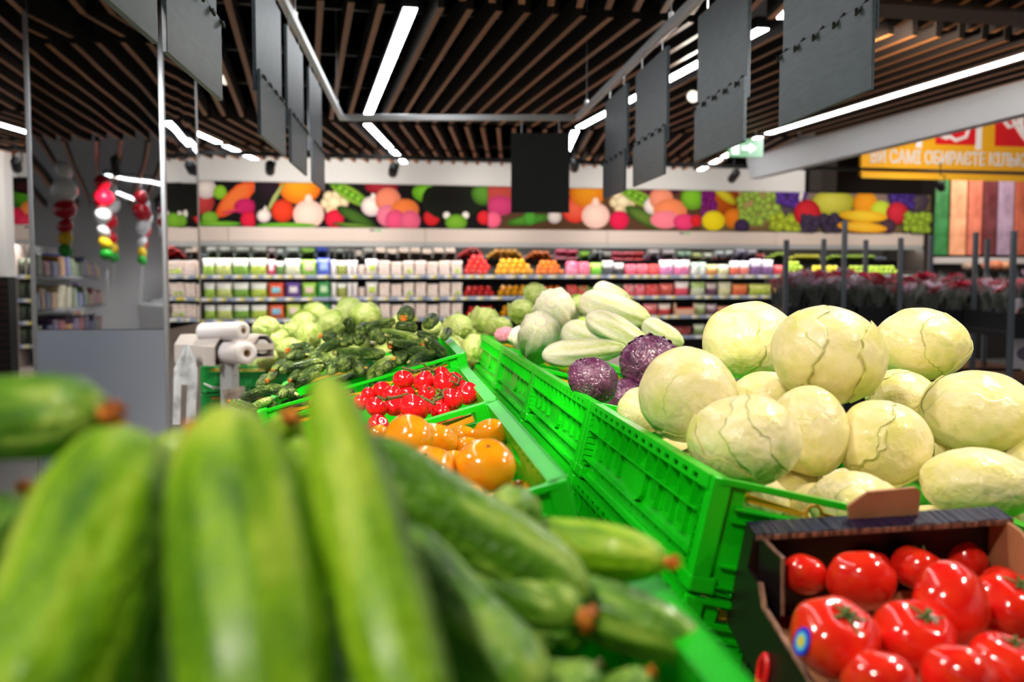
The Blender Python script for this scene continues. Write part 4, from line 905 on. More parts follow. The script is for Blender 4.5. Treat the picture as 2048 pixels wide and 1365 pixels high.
# --- head cabbages: a solid head wrapped in separate outer leaves
M_cab = attr_mat('cabbage_leaf', .36, bump=.32, bscale=5, coat=.15)
def cabbage_kind(name, seed, pal, nleaf=4, crinkle=.0, squash=.8, flare=.0, cover=(.9, 1.5), vein=.4, edge=None):
    q = random.Random(seed); off = V((q.random() * 50, q.random() * 50, q.random() * 50)); A, B, C_ = pal; E = edge or mixc(B, C_, .5)
    def rad(d): return 1 + .05 * noise.noise(d * 1.3 + off) + .02 * noise.noise(d * 3 + off)
    def shape(d, r): return V((d.x * r, d.y * r, d.z * r * squash))
    def veins(d, stem):
        # ribs that run out from the stem end
        e1 = stem.orthogonal().normalized(); e2 = stem.cross(e1); a = math.atan2(d.dot(e2), d.dot(e1)); th = math.acos(max(-1, min(1, d.dot(stem))))
        x = a * 5 + 1.8 * noise.noise(d * 2.2 + off * 2); return abs(math.sin(x)) ** 10 * min(1, th * 1.2), th
    def col(d, stem, base_=0.0):
        v, th = veins(d, stem); n = fbm(d * 1.7 + off, 4)
        c = mixc(A, B, .45 + .6 * n + base_); c = mixc(c, C_, max(0, .55 - .75 * th + .55 * fbm(d * 2.2 - off, 3))); w2 = abs(math.sin(9 * noise.noise(d * 1.6 + off) + d.dot(stem) * 3)) ** 14; c = mixc(c, B, w2 * .5); return mixc(c, A, v * vein * .6)
    def bumpy(d, stem):
        v, th = veins(d, stem); return .010 * v * vein - crinkle * abs(noise.noise(d * 7 + off)) - crinkle * .5 * abs(noise.noise(d * 15 + off))
    stem = V((q.uniform(-1, 1), q.uniform(-1, 1), -1)).normalized()
    body = blob(80, 54, lambda d: shape(d, .965 * rad(d) + bumpy(d, stem)), lambda d: col(d, stem)).mesh(name, M_cab, True)
    leaves = []
    for k in range(nleaf):
        c = V((q.uniform(-1, 1), q.uniform(-1, 1), q.uniform(-.9, .5))).normalized(); st = (c + V((0, 0, -1.1)) + V((q.uniform(-.5, .5), q.uniform(-.5, .5), 0))).normalized()
        e1 = c.orthogonal().normalized(); e2 = c.cross(e1); ar = q.uniform(*cover); na, nr = 72, 20; m = MB(); vs, cs = [], []; o2 = V((q.random() * 90, k, 3)); tone = q.uniform(-.3, .3)
        for lay in (0, 1):
            for j in range(nr + 1):
                f = (j + .001) / nr
                for i in range(na):
                    a = 2 * math.pi * i / na; w_ = V((math.cos(a), math.sin(a), 0))
                    lim = ar * (1 + .28 * noise.noise(w_ * 1.1 + o2) + .10 * noise.noise(w_ * 3.5 + o2) + .05 * noise.noise(w_ * 9 + o2))
                    th = f * lim; d = c * math.cos(th) + (e1 * math.cos(a) + e2 * math.sin(a)) * math.sin(th)
                    lift = .010 + .007 * k + f ** 8 * (.004 + .022 * max(0, noise.noise(w_ * 4 + o2))) + flare * f ** 3 * (1 + .6 * noise.noise(w_ * 2.5 + o2)) + crinkle * 1.2 * f * f * noise.noise(V((a * 4, f * 6, k)))
                    th_ = .006 * (1 - lay) * (1 - .6 * f)
                    vs.append(shape(d, .965 * rad(d) + bumpy(d, st) + lift + th_ - (.0 if lay == 0 else .012)))
                    cc = col(d, st, tone); cc = mixc(cc, E, max(0, (f - .965) / .035) * .6); cs.append(cc)
        n1 = (nr + 1) * na
        for j in range(nr):
            for i in range(na):
                a, b = j * na + i, j * na + (i + 1) % na; m_ = [(a, a + na, b + na, b), (n1 + a, n1 + b, n1 + b + na, n1 + a + na)]
                m.f += m_; m.m += [0, 0]
        for i in range(na):
            a, b = nr * na + i, nr * na + (i + 1) % na; m.f.append((a, n1 + a, n1 + b, b)); m.m.append(0)
        m.f.append(tuple(range(na))); m.m.append(0)
        m.v, m.c = [tuple(x) for x in vs], cs
        leaves.append(m.mesh('outer_leaf', M_cab, True))
    return body, leaves
def put_head(kind, name, p, rx, rz, label, cat, group, rot=(0, 0, 0), sq=1.0):
    body, leaves = kind
    M = Matrix.Translation(p) @ Matrix.Rotation(rot[2], 4, 'Z') @ Matrix.Rotation(rot[0], 4, 'X') @ Matrix.Rotation(rot[1], 4, 'Y') @ Matrix.Diagonal((rx, rx, rz, 1))
    o = link(name, body, None, M); tag(o, label, cat, group)
    for l in leaves: link('outer_leaf', l, o)
    return o
cream, lime_, yel = lin((238, 232, 178)), lin((196, 212, 120)), lin((214, 216, 106))
WK = [cabbage_kind('white_cabbage', 11 + k, (lin((250, 234, 188)), lin((228, 220, 126)), lin((164, 192, 66))), 2 + k % 2, vein=.55, edge=lin((168, 184, 62))) for k in range(5)]
# (u, v, rx, ry, depth, tilt)
WC = [(1375, 790, 103, 104, 1.36, 'white cabbage leaning over the crate rim, a split leaf down its middle', (0, .3, 0)), (1489, 880, 117, 97, 1.17, 'smooth round white cabbage at the near corner of the crate', (.1, -.2, 1.2)),
      (1497, 682, 96, 84, 1.78, 'white cabbage at the back left of the heap with a loose green leaf edge', (0, .2, 2)), (1657, 712, 117, 106, 1.46, 'topmost white cabbage, ringed by a torn outer leaf', (.3, .3, .7)),
      (1840, 690, 99, 78, 1.72, 'white cabbage at the back right of the heap, against the dark trolleys', (0, .1, 3)), (1618, 862, 84, 98, 1.33, 'white cabbage wedged behind the smooth one at the near corner', (.4, 0, 4)),
      (1768, 885, 97, 92, 1.32, 'white cabbage with a pale ragged leaf in the middle of the heap', (.2, .5, 5)), (1962, 827, 122, 92, 1.44, 'big white cabbage at the right end of the heap', (.1, .2, .3)),
      (1958, 968, 120, 78, 1.2, 'veined green-tinged cabbage above the corner of the navy tomato boxes', (.2, .1, 1.9)), (1708, 1008, 98, 68, 1.16, 'flat white cabbage just behind the navy box tab', (0, 0, 2.6)),
      (1282, 822, 50, 52, 1.55, 'small green cabbage half hidden beside the red cabbages', (0, .2, 3.3)), (1800, 790, 70, 54, 1.62, 'yellow cabbage glimpsed between the upper heads', (0, .4, 4.1)), (1530, 790, 70, 50, 1.55, 'cabbage glimpsed below the back left head', (.2, 0, 5.2)),
      (1880, 900, 62, 56, 1.5, 'shaded cabbage between the middle and right heads', (.1, .3, .9)), (1420, 950, 58, 50, 1.27, 'shaded cabbage low behind the crate rim', (0, .2, 1.4)), (2080, 930, 80, 70, 1.38, 'cabbage cut off by the right edge of the frame', (0, .1, 2.2))]
for k, (u, v, a, b, y, lab, rt) in enumerate(WC):
    put_head(WK[k % 5], 'white_cabbage', at(u, v, y), px(a, y) * .98, px(b, y) * 1.19, lab, 'cabbage', 'heap of white cabbages', (rt[0] * .5, rt[1] * .5, rt[2]))
qf = random.Random(8)
for k in range(11):                                     # heads that fill the crates below the visible ones
    x, yv = .13 + (k % 3) * .115 + qf.uniform(-.02, .02), .2 + (k // 3) * .115 + qf.uniform(-.02, .02)
    put_head(WK[k % 5], 'white_cabbage', CR['R0'] @ V((x, yv, -.052)), .062, .056, 'white cabbage in the shade at the bottom of its crate', 'cabbage', 'white cabbages at the bottom of the crate', (qf.uniform(-.4, .4), qf.uniform(-.4, .4), k))
for k in range(24):
    m_, j = divmod(k, 12); q_ = CR['O00'] @ V((.07 + (j % 3) * .13, .08 + (j // 3) * .14, -.05 + m_ * .085)); put_head(WK[k % 5], 'white_cabbage', q_, .062, .056, 'white cabbage underneath the right end of the heap', 'cabbage', 'white cabbages underneath the heap', (k, k * .7, 0))
YK = [cabbage_kind('young_cabbage', 41 + k, (lin((236, 244, 160)), lin((172, 212, 62)), lin((104, 164, 30))), 6, crinkle=.05, squash=.9, flare=.07 + .05 * k, cover=(.7, 1.15), vein=1.5, edge=lin((222, 236, 140))) for k in range(3)]
def zz(u0, v0, zx, zy, s): return u0 + zx / s, v0 + zy / s
YL = [(690, 335, 95, 78, 4.5), (760, 372, 70, 60, 4.62), (950, 300, 92, 84, 4.75), (1050, 232, 100, 72, 4.95), (1145, 282, 108, 84, 4.6), (1258, 196, 90, 70, 5.0), (1365, 240, 110, 90, 4.7), (985, 372, 84, 84, 4.4), (855, 350, 62, 56, 4.62), (860, 478, 96, 78, 4.3), (705, 540, 84, 50, 4.4), (1610, 290, 92, 62, 4.6), (1830, 322, 72, 52, 4.55), (760, 420, 84, 70, 4.5), (630, 420, 60, 55, 4.6), (1500, 330, 80, 60, 4.7)]
YD = ['pale top leaf, at the left end of the heap', 'ruffled and partly hidden at the left', 'left of the middle', 'wide and high', 'pale, just behind the cucumbers', 'topmost, at the back', 'with broad crossing ribs above the upright cucumber', 'with a dark loose leaf', 'leafy and shaded', 'low, touching the cucumber blossoms', 'low, behind the bag rolls', 'right of the upright cucumber', 'small, at the right end behind the cucumbers', 'ruffled in the left middle', 'small, above the bag rolls', 'hidden behind the cucumber heap']
for k, (zx, zy, a, b, y) in enumerate(YL):
    u, v = zz(330, 560, zx, zy, 3.413); put_head(YK[k % 3], 'young_cabbage', at(u, v, y), px(a / 3.413, y), px(b / 3.413, y) * 1.1, 'bright green young cabbage %s' % YD[k], 'cabbage', 'young cabbages at the far left', (rnd.uniform(-.6, .6), rnd.uniform(-.6, .6), k * 1.3))
YR = [(125, 1075, 102, 96, 3.75), (300, 1020, 95, 84, 3.95), (400, 1070, 100, 66, 3.7), (235, 1212, 82, 100, 3.45), (100, 1210, 74, 80, 3.6), (660, 855, 92, 80, 4.4), (560, 965, 100, 84, 4.1), (950, 915, 66, 60, 3.42)]
YN = ['showing its ribbed face left of the crate corner', 'behind the first two', 'flattened, beside the pink net bag', 'closest to the corner of the green crate', 'half hidden by the cucumber crate', 'topmost, among the pepper shelves', 'round and pale below the topmost', 'between two wrapped cabbages', 'peeping over the wrapped cabbages']
for k, (zx, zy, a, b, y) in enumerate(YR):
    u, v = zz(880, 340, zx, zy, 3.413); put_head(YK[(k + 1) % 3], 'young_cabbage', at(u, v, y), px(a / 3.413, y), px(b / 3.413, y) * 1.1, 'bright green young cabbage %s' % YN[k], 'cabbage', 'young cabbages in the middle', (rnd.uniform(-.6, .6), rnd.uniform(-.6, .6), k * 1.9))
    if k in (5, 6, 7):
        for dz in (.105, .2): put_head(YK[k % 3], 'young_cabbage', at(u, v, y) + V((.02, .01, -dz)), .058, .056, 'young cabbage underneath the visible heads', 'cabbage', 'young cabbages underneath', (k, 1, 0))
for k in range(26):                                     # heads under the visible young cabbages
    if k < 18: M = TR(at(405, 733, 4.42), rz=R(5)); q_ = M @ V((.09 + (k % 9) * .145, .12 + (k // 9) * .2, -.0 + .05 * (k // 9) + .004 * (k % 9)))
    else: j = k - 18; M = TR(at(868, 745, 3.62), rz=R(5)); q_ = M @ V((.09 + (j % 3) * .13, .12 + (j // 3) * .17, .0 + .05 * (j // 3)))
    put_head(YK[k % 3], 'young_cabbage', q_, .062, .06, 'young cabbage underneath the visible heads', 'cabbage', 'young cabbages underneath', (k, k * 2, 0))
RK = [cabbage_kind('red_cabbage', 71 + k, (lin((104, 52, 84)), lin((50, 20, 46)), lin((20, 8, 22))), 6, crinkle=.07, squash=.92, flare=.0, cover=(.6, 1.1), vein=.8, edge=lin((120, 84, 110))) for k in range(2)]
M_red = attr_mat('red_cabbage_leaf', .18, bump=.3, bscale=14, coat=.7)
for b, ls in RK:
    for me in [b] + ls: me.materials[0] = M_red
put_head(RK[0], 'red_cabbage', at(1187, 762, 1.78), px(54, 1.78), px(46, 1.78) * 1.1, 'lower glossy red cabbage beside the crate rim', 'cabbage', 'red cabbages', (.2, .5, 0))
put_head(RK[1], 'red_cabbage', at(1300, 728, 1.98), px(62, 1.98), px(58, 1.98) * 1.1, 'upper, darker red cabbage beside the white heap', 'cabbage', 'red cabbages', (.1, .3, 2))
put_head(RK[0], 'red_cabbage', at(1250, 800, 1.95), px(50, 1.95), px(48, 1.95), 'red cabbage in shade below the other two', 'cabbage', 'red cabbages', (.1, .3, 4))
# --- wrapped napa cabbages
M_napa = attr_mat('napa_leaf', .4, bump=.4, bscale=12); M_wrapf = film_mat('cling_film', .13, rough=.12, bump=1.0, bscale=26)
def napa_kind(seed):
    off = V((seed * 3.1, 1, 2)); W_, G_, D_ = lin((252, 246, 214)), lin((218, 224, 122)), lin((150, 184, 56))
    def fn(d, g=0.0, wr=0.0):
        a = math.atan2(d.y, d.z); x = d.x
        pr = max(0.0, 1 - abs(x) ** 2.6) ** .5 * (1.0 - .22 * x)
        r = pr * (1 + .07 * math.cos(a * 6 + seed + x) * (1 - x * x) + .035 * math.cos(a * 13 + 3 * x)  + .06 * noise.noise(d * 2.4 + off) + wr * noise.noise(V((x * 9, a * 1.2, seed)))) + g * pr
        return V((x * (1 + g * .3), r * math.sin(a), r * math.cos(a)))
    def col(d):
        a = math.atan2(d.y, d.z); s = .5 + .5 * math.sin(a * 8 + seed + 2.2 * noise.noise(V((d.x * 1.5, a, seed))))
        c = mixc(W_, G_, s * .75 + .45 * d.x + .5 * noise.noise(V((d.x * 2, d.y * 7, d.z * 7)) + off)); return mixc(c, D_, max(0, .9 * d.x - .3 + .6 * noise.noise(d * 5 + off)))
    sw = lambda d: V((d.z, d.y, d.x))
    b = blob(40, 44, lambda d: fn(sw(d)), lambda d: col(sw(d))).mesh('napa_cabbage', M_napa, True)
    f = blob(36, 40, lambda d: fn(sw(d), .035, .03)).mesh('film_wrap', M_wrapf, True)
    butt = MB().lathe([(.001, 0), (.3, 0), (.34, -.02), (.34, -.05)], 20, M=Matrix.Translation((-.985, 0, 0)) @ Matrix.Rotation(-math.pi/2, 4, 'Y')).mesh('cut_butt', mat('napa_butt', lin((250, 232, 214)), .5), True)
    return b, f, butt
NK = [napa_kind(k) for k in range(3)]
def napa(k, p0, p1, r, label, roll=0.0):
    M = along(p0, p1, roll) @ Matrix.Diagonal(((p1 - p0).length / 2, r, r, 1)); b, f, bt = NK[k % 3]
    o = link('napa_cabbage', b, None, M); tag(o, label, 'cabbage', 'film-wrapped napa cabbages'); link('film_wrap', f, o); link('cut_butt', bt, o); return o
def Z4(zx, zy): return zz(880, 340, zx, zy, 3.413)
def A4(zx, zy, y): return at(*Z4(zx, zy), y)
napa(0, A4(690, 1030, 2.50), A4(655, 1290, 2.72), px(40, 2.55), 'wrapped napa cabbage with its pale round butt facing the camera', .4)
napa(1, A4(760, 900, 2.78), A4(840, 1080, 3.05), px(42, 2.8), 'wrapped napa cabbage standing behind the one that faces the camera', 1.4)
napa(2, A4(700, 1270, 2.42), A4(1270, 1215, 2.5), px(27, 2.4), 'long wrapped napa cabbage lying along the crate rim', .2)
napa(0, A4(830, 1090, 2.78), A4(1200, 1230, 2.78), px(30, 2.75), 'wrapped napa cabbage lying just above the long one', 2.4)
napa(1, A4(1000, 1000, 2.66), A4(1440, 1210, 2.6), px(27, 2.6), 'slender wrapped napa cabbage slanting down to the red cabbage', 3.0)
napa(2, A4(950, 890, 2.86), A4(1440, 1030, 2.86), px(32, 2.8), 'fat wrapped napa cabbage near the top of the heap', 1.0)
napa(0, A4(1060, 810, 3.05), A4(1290, 890, 3.15), px(20, 3.0), 'topmost wrapped napa cabbage, pointing up left', 1.9)
napa(1, A4(1390, 1050, 2.85), A4(1660, 1190, 2.75), px(21, 2.8), 'wrapped napa cabbage at the right foot of the heap', 2.2)
napa(2, A4(520, 1090, 2.95), A4(600, 1240, 3.0), px(22, 2.9), 'wrapped napa cabbage half hidden at the left of the heap', 2.8)
napa(0, A4(900, 1180, 2.95), A4(1150, 1250, 2.95), px(28, 2.9), 'wrapped napa cabbage deep inside the heap', .7)
# pink net bag
mnet = blob(26, 18, lambda d: d * (1 + .16 * noise.noise(d * 4) + .06 * noise.noise(d * 9)), None)
o = mnet.obj('net_bag', mat('pink_net', lin((232, 96, 130)), .5, c2=lin((246, 190, 200)), scale=9, bump=.8, bscale=22), smooth=True, M=TR(A4(445, 1130, 3.2), s=(px(22, 3.2), .05, px(17, 3.2)))); tag(o, 'pink net bag beside the wrapped napa cabbages', 'net bag')

# --- tomatoes
def tomato_mesh(name, m, lobes, amp, flat, dimple, seed=0):
    def fn(d):
        t = math.acos(max(-1, min(1, d.z))); a = math.atan2(d.y, d.x)
        rr = math.sin(t) ** .88 * (1 + amp * math.cos(lobes * a + seed) * math.exp(-((t - .8) / .75) ** 2) + .03 * noise.noise(d * 1.6 + V((seed, 0, 0))))
        z = flat * math.cos(t) - dimple * math.exp(-(t / .34) ** 2)
        return V((rr * math.cos(a), rr * math.sin(a), z))
    return blob(40, 28, fn).mesh(name, m, True)
def calyx_mesh(m, n=6, L=.42, dz=.6, stub=.14):
    b = MB()
    for k in range(n):
        a = 2 * math.pi * k / n + .3 * math.sin(k * 5); u = V((math.cos(a), math.sin(a), 0)); s = V((-u.y, u.x, 0)); l = L * (.8 + .3 * math.sin(k * 3.7) ** 2); P = []
        for j, (f, w_, z) in enumerate(((.02, .04, 0), (.3, .055, .03), (.65, .04, .05), (1, .004, .0 + .16 * math.sin(k * 2.1)))): P += [u * l * f + s * w_ + UP * (dz + z), u * l * f - s * w_ + UP * (dz + z), u * l * f + UP * (dz + z - .015)]
        b.add(P, [(j*3, j*3+1, j*3+4, j*3+3) for j in range(3)] + [(j*3+1, j*3+2, j*3+5, j*3+4) for j in range(3)] + [(j*3+2, j*3, j*3+3, j*3+5) for j in range(3)])
    b.tube([(0, 0, dz - .03), (.01, 0, dz + stub * .5), (.05, .02, dz + stub)], [.05, .04, .045], 8)
    return b.mesh('calyx', m, True)
M_tom = mat('tomato_red', lin((226, 28, 22)), .16, c2=lin((236, 52, 26)), scale=2, coat=.5, spec=.5)
M_vine = mat('vine_tomato_red', lin((224, 22, 28)), .14, coat=.5)
M_org = mat('orange_tomato', lin((250, 150, 14)), .16, c2=lin((252, 168, 30)), scale=2, coat=.45)
TB = [tomato_mesh('tomato', M_tom, 5, .05, .8, .15, k) for k in range(3)]; TO = [tomato_mesh('orange_tomato', M_org, 3 + k, .05, .8, .06, k * 2) for k in range(3)]; TV = tomato_mesh('vine_tomato', M_vine, 4, .015, .9, .12, 1)
CALB, CALV = calyx_mesh(M_stem, 6, .5, .68, .22), calyx_mesh(mat('vine_stem', lin((92, 100, 34)), .5), 5, .5, .8, .25)
SCAR = MB().lathe([(.001, .775), (.05, .77), (.075, .745)], 10).mesh('scar', mat('scar_brown', lin((120, 70, 20)), .7), True)
def tom(me, cal, p, r, tilt, az, label, group, name):
    """tilt: how far the stem end leans from straight up; az: towards which side (0 = right, -90 = towards the camera)."""
    d = V((math.sin(tilt) * math.cos(az), math.sin(tilt) * math.sin(az), math.cos(tilt))); x = d.orthogonal().normalized(); x = (x * math.cos(p.x * 50) + d.cross(x) * math.sin(p.x * 50))
    o = link(name, me, None, axes(p, x, d.cross(x), d) @ Matrix.Diagonal((r, r, r, 1))); tag(o, label, 'tomato', group)
    if cal: link(cal.name.split('.')[0], cal, o)
    return o
def Z3(zx, zy, y): return at(*zz(650, 560, zx, zy, 2.731), y)
VT = [(428, 548, 60, 1.9), (540, 555, 62, 1.88), (640, 522, 50, 2.0), (652, 570, 66, 1.86), (312, 602, 50, 1.86), (368, 628, 56, 1.8), (555, 622, 52, 1.82), (283, 698, 62, 1.7), (378, 690, 58, 1.72), (488, 702, 84, 1.66), (692, 655, 66, 1.72), (780, 622, 66, 1.78), (240, 628, 44, 1.86), (630, 722, 54, 1.7), (195, 670, 46, 1.76), (712, 545, 46, 1.96), (412, 785, 40, 1.6), (290, 795, 62, 1.56), (740, 580, 40, 1.9), (590, 690, 50, 1.78), (450, 620, 50, 1.9)]
for k, (zx, zy, r, y) in enumerate(VT):
    n = ORD[k] if k < 20 else 'last'
    rank = sorted(range(len(VT)), key=lambda i: VT[i][0]).index(k)
    tom(TV, CALV if k in (5, 9, 10, 6, 3, 15) else None, Z3(zx, zy, y), px(r / 2.731, y) * .98, .5 + .6 * rnd.random(), rnd.uniform(0, 6), 'red vine tomato in the left crate, %s counted from its left side' % (ORD[rank] if rank < 20 else 'last'), 'red vine tomatoes', 'vine_tomato')
def stem(pts, label, r=.0028):
    P = [Z3(*p) for p in pts]; o = MB().tube(P, r, 7).obj('truss_stem', mat('truss', lin((86, 80, 34)), .6)); tag(o, label, 'stem', 'stems of the vine tomatoes')
    for k in range(1, len(P) - 1):
        e = P[k] + V((rnd.uniform(-.015, .015), -.004, rnd.uniform(-.012, .015))); MB().tube([P[k], (P[k] + e) / 2 + V((0, -.003, .003)), e], .0018, 5).obj('side_stem', MATS['truss'], o)
stem([(430, 655, 1.7), (470, 632, 1.71), (520, 640, 1.71), (575, 665, 1.66), (600, 680, 1.65)], 'brown green truss stem above the front row of vine tomatoes')
stem([(600, 640, 1.72), (640, 610, 1.73), (655, 600, 1.73), (640, 640, 1.7), (585, 668, 1.68)], 'curled green truss stem in the middle of the vine tomatoes')
stem([(700, 515, 1.92), (735, 545, 1.85), (720, 575, 1.82), (770, 580, 1.84)], 'dark truss stem at the right back of the vine tomatoes')
stem([(420, 480, 1.99), (500, 500, 1.98), (560, 480, 1.99), (600, 500, 1.98)], 'thin dry stem at the back of the vine tomatoes')
stem([(290, 640, 1.7), (330, 655, 1.66), (420, 635, 1.7)], 'short truss stem at the left of the vine tomatoes')
OT = [(452, 878, 152, 1.16, .9, -2.2, 'big orange tomato at the left front of its crate'), (612, 880, 118, 1.25, .5, 1.0, 'orange tomato tucked behind the big left one'), (562, 1045, 158, 1.05, .45, -1.7, 'orange tomato with a pale scar, front row middle'), (880, 1015, 172, 1.06, .4, -1.3, 'largest orange tomato, at the right front'), (908, 846, 100, 1.35, .8, 1.5, 'orange tomato against the back right corner of the crate'), (760, 860, 80, 1.38, .6, 1.0, 'orange tomato low behind the others'), (775, 915, 70, 1.26, .7, 2.0, 'small orange tomato between the large ones'), (290, 845, 66, 1.32, .6, 2.5, 'orange tomato at the left edge of its crate'), (285, 935, 50, 1.24, .5, 2.5, 'orange tomato peeping out beside the blurred zucchini'), (790, 1190, 90, 1.0, .5, -1.6, 'orange tomato low at the near side of its crate'), (1075, 1140, 60, 1.08, .6, 0, 'orange tomato at the near right corner of its crate'), (700, 1000, 90, 1.2, .4, 2, 'orange tomato underneath the front row')]
for k, (zx, zy, r, y, ti, az, lab) in enumerate(OT): tom(TO[k % 3], SCAR if k in (2, 3, 9) else None, Z3(zx, zy, y), px(r / 2.731, y) * (.98 if k < 5 else .95), ti, az, lab, 'orange tomatoes', 'orange_tomato')

q = random.Random(31)
for key, me_, n_, r_, nm, lab, grp in (('L0', TO, 20, .034, 'orange_tomato', 'orange tomato lower down in its crate', 'orange tomatoes lower in the crate'), ('L1', [TV], 26, .027, 'vine_tomato', 'red vine tomato lower down in its crate', 'vine tomatoes lower in the crate')):
    cols = 4 if key == 'L0' else 5
    for k in range(n_):
        p = CR[key] @ V((.06 + (k % cols) * (.34 / (cols - 1)) + q.uniform(-.01, .01), .07 + (k // cols) * .11 + q.uniform(-.01, .01), -.118 + .012 + r_ * .95)); tom(me_[k % len(me_)], None, p, r_, .5, k, lab, grp, nm)
# --- cardboard box of red tomatoes
M_navy = mat('navy_card', lin((18, 11, 50)), .36, c2=lin((16, 10, 40)), scale=30, stretch=(6, 1, 1), bump=.8, bscale=16, bstretch=(9, .3, 1), spec=.4)
M_outer = mat('black_card', lin((24, 17, 18)), .4); M_kraft = mat('kraft_card', lin((158, 102, 66)), .7, c2=lin((176, 120, 82)), scale=20); M_edge = mat('corrugated_edge', lin((150, 108, 86)), .8, c2=lin((70, 44, 32)), scale=160, stretch=(1, .2, .2), contrast=.1)
def tomato_box(B, label, ring=False, WB=.262, DB=.36, HB=.11):
    """Open tray; origin at its rear left top corner, x right, y towards the back, z up."""
    t = thing('cardboard_box', label, 'box', B, 'navy cardboard tomato boxes')
    tk = .004
    MB().box((-.018, -DB, -HB), (WB + .018, 0, -HB + tk)).obj('bottom', M_kraft, t)
    MB().prism([(0, 0), (WB, 0), (WB + .018, -HB), (-.018, -HB)], -tk, (0, -tk, 0), V((1, 0, 0)), V((0, 0, 1))).obj('back_wall', M_outer, t)
    MB().box((0, -DB, -HB), (WB, -DB + tk, -.035)).obj('front_wall', M_outer, t)
    n = 24; vs = []
    for i in range(n + 1):
        x = WB * i / n
        for y, z in ((0, .001), (-.034, .002 + .0007 * math.sin(i * 2.1)), (-.034 + .0004 * (i % 2), -.003), (0, -.003)): vs.append((x, y, z))
    fs = [(i*4+k, (i+1)*4+k, (i+1)*4+(k+1) % 4, i*4+(k+1) % 4) for i in range(n) for k in range(4)]
    MB().add(vs, [q[::-1] for q in fs]).obj('top_flange', M_navy, t)
    MB().box((.0, -.0352, -.004), (WB, -.034, .001)).obj('flange_edge', M_edge, t)
    # side walls: high at the corners, low between
    sidep = [(0, -HB), (-DB, -HB), (-DB, -.012), (-DB + .05, -.012), (-DB + .07, -.05), (-.085, -.05), (-.065, -.036), (-.028, -.036), (-.028, 0), (0, 0)]
    for x in (0, WB - tk):
        MB().prism([(a, b) for a, b in sidep], tk, (x, 0, 0), V((0, 1, 0)), V((.18 if x == 0 else -.18, 0, 1))).obj('side_wall', M_outer, t)
        MB().prism([(-DB + .07, -.05), (-.085, -.05), (-.065, -.036), (-.065, -.033), (-.086, -.0475), (-DB + .07, -.0475)], tk + .001, (x - .0005, 0, 0), V((0, 1, 0)), V((.18 if x == 0 else -.18, 0, 1))).obj('side_edge', M_edge, t)
    # folded corner gussets
    MB().prism([(-.004, -.1), (-.088, -.1), (-.086, -.052), (-.066, -.004), (-.058, -.001), (-.004, -.001)], .003, (WB - tk - .0032, 0, 0), V((0, 1, 0)), V((0, 0, 1))).obj('corner_gusset', M_kraft, t)
    for x0, sgn in ((tk, 1),):
        m = MB(); w_ = .014 if sgn > 0 else .04; P = [(x0, -.030, -.002), (x0 + sgn * w_, -.062, -.012), (x0 + sgn * w_, -.066, -.07), (x0, -.034, -.1)]
        q = [V(p) for p in P]; m.add(q + [p + V((sgn * .003, .002, 0)) for p in q], [(0, 1, 2, 3), (7, 6, 5, 4), (0, 4, 5, 1), (1, 5, 6, 2), (2, 6, 7, 3), (3, 7, 4, 0)]); m.obj('corner_gusset', M_kraft if sgn < 0 else M_outer, t)
        if sgn > 0: MB().tube([q[0] + V((.0015, .001, .001)), q[1], q[2]], .002, 6).obj('gusset_edge', M_edge, t)
    tab = [(.104, .0), (.176, .0), (.177, .026), (.172, .031), (.122, .029), (.102, .015)]
    MB().prism(tab, .004, (0, -.006, 0), V((1, 0, 0)), V((0, 0, 1))).obj('stacking_tab', M_kraft, t)
    Bi = B.inverted(); e0 = Bi @ EYE; e1 = Bi @ at(1528, 1345, 1.0); k_ = (-.018 - e0.x) / (e1.x - e0.x); rc = e0 + (e1 - e0) * k_
    pts = [(-.002 + .18 * (rc.z + .016 * math.sin(a)), rc.y + .009 * math.cos(a), rc.z + .016 * math.sin(a)) for a in [2 * math.pi * i / 20 for i in range(21)]]
    if ring: MB().tube(pts, .0035, 6).obj('red_ring_print', mat('red_print', lin((235, 20, 30)), .4), t)
    return t
bo = at(1492, 1046, 1.0); bx = (unit(1, .05) + UP * .05).normalized(); by = V((-bx.y, bx.x, 0)).normalized(); by = (by * math.cos(R(9)) + UP * math.sin(R(9))).normalized(); bz = bx.cross(by).normalized(); by = bz.cross(bx)
BM = axes(bo, bx, by, bz)
tomato_box(BM, 'navy cardboard box of big red tomatoes with a brown tab on its back edge', ring=True)
tomato_box(BM @ TR((.302, -.004, .0)), 'second navy cardboard box, cut off by the right edge of the frame')
for k in (1,): tomato_box(BM @ TR((0, 0, -.114 * k)), 'navy cardboard box %s below the one of red tomatoes' % ('directly', 'at the bottom')[k - 1])
for k in range(11):
    tom(TB[k % 3], CALB, BM @ V((.302 + .045 + (k % 3) * .083, -.05 - (k // 3) * .085, -.066)), .038, .4, k, 'red tomato in the second navy box, beyond the frame edge', 'tomatoes in the second box', 'tomato')
def Z5(zx, zy, y): return at(*zz(1400, 960, zx, zy, 3.16), y)
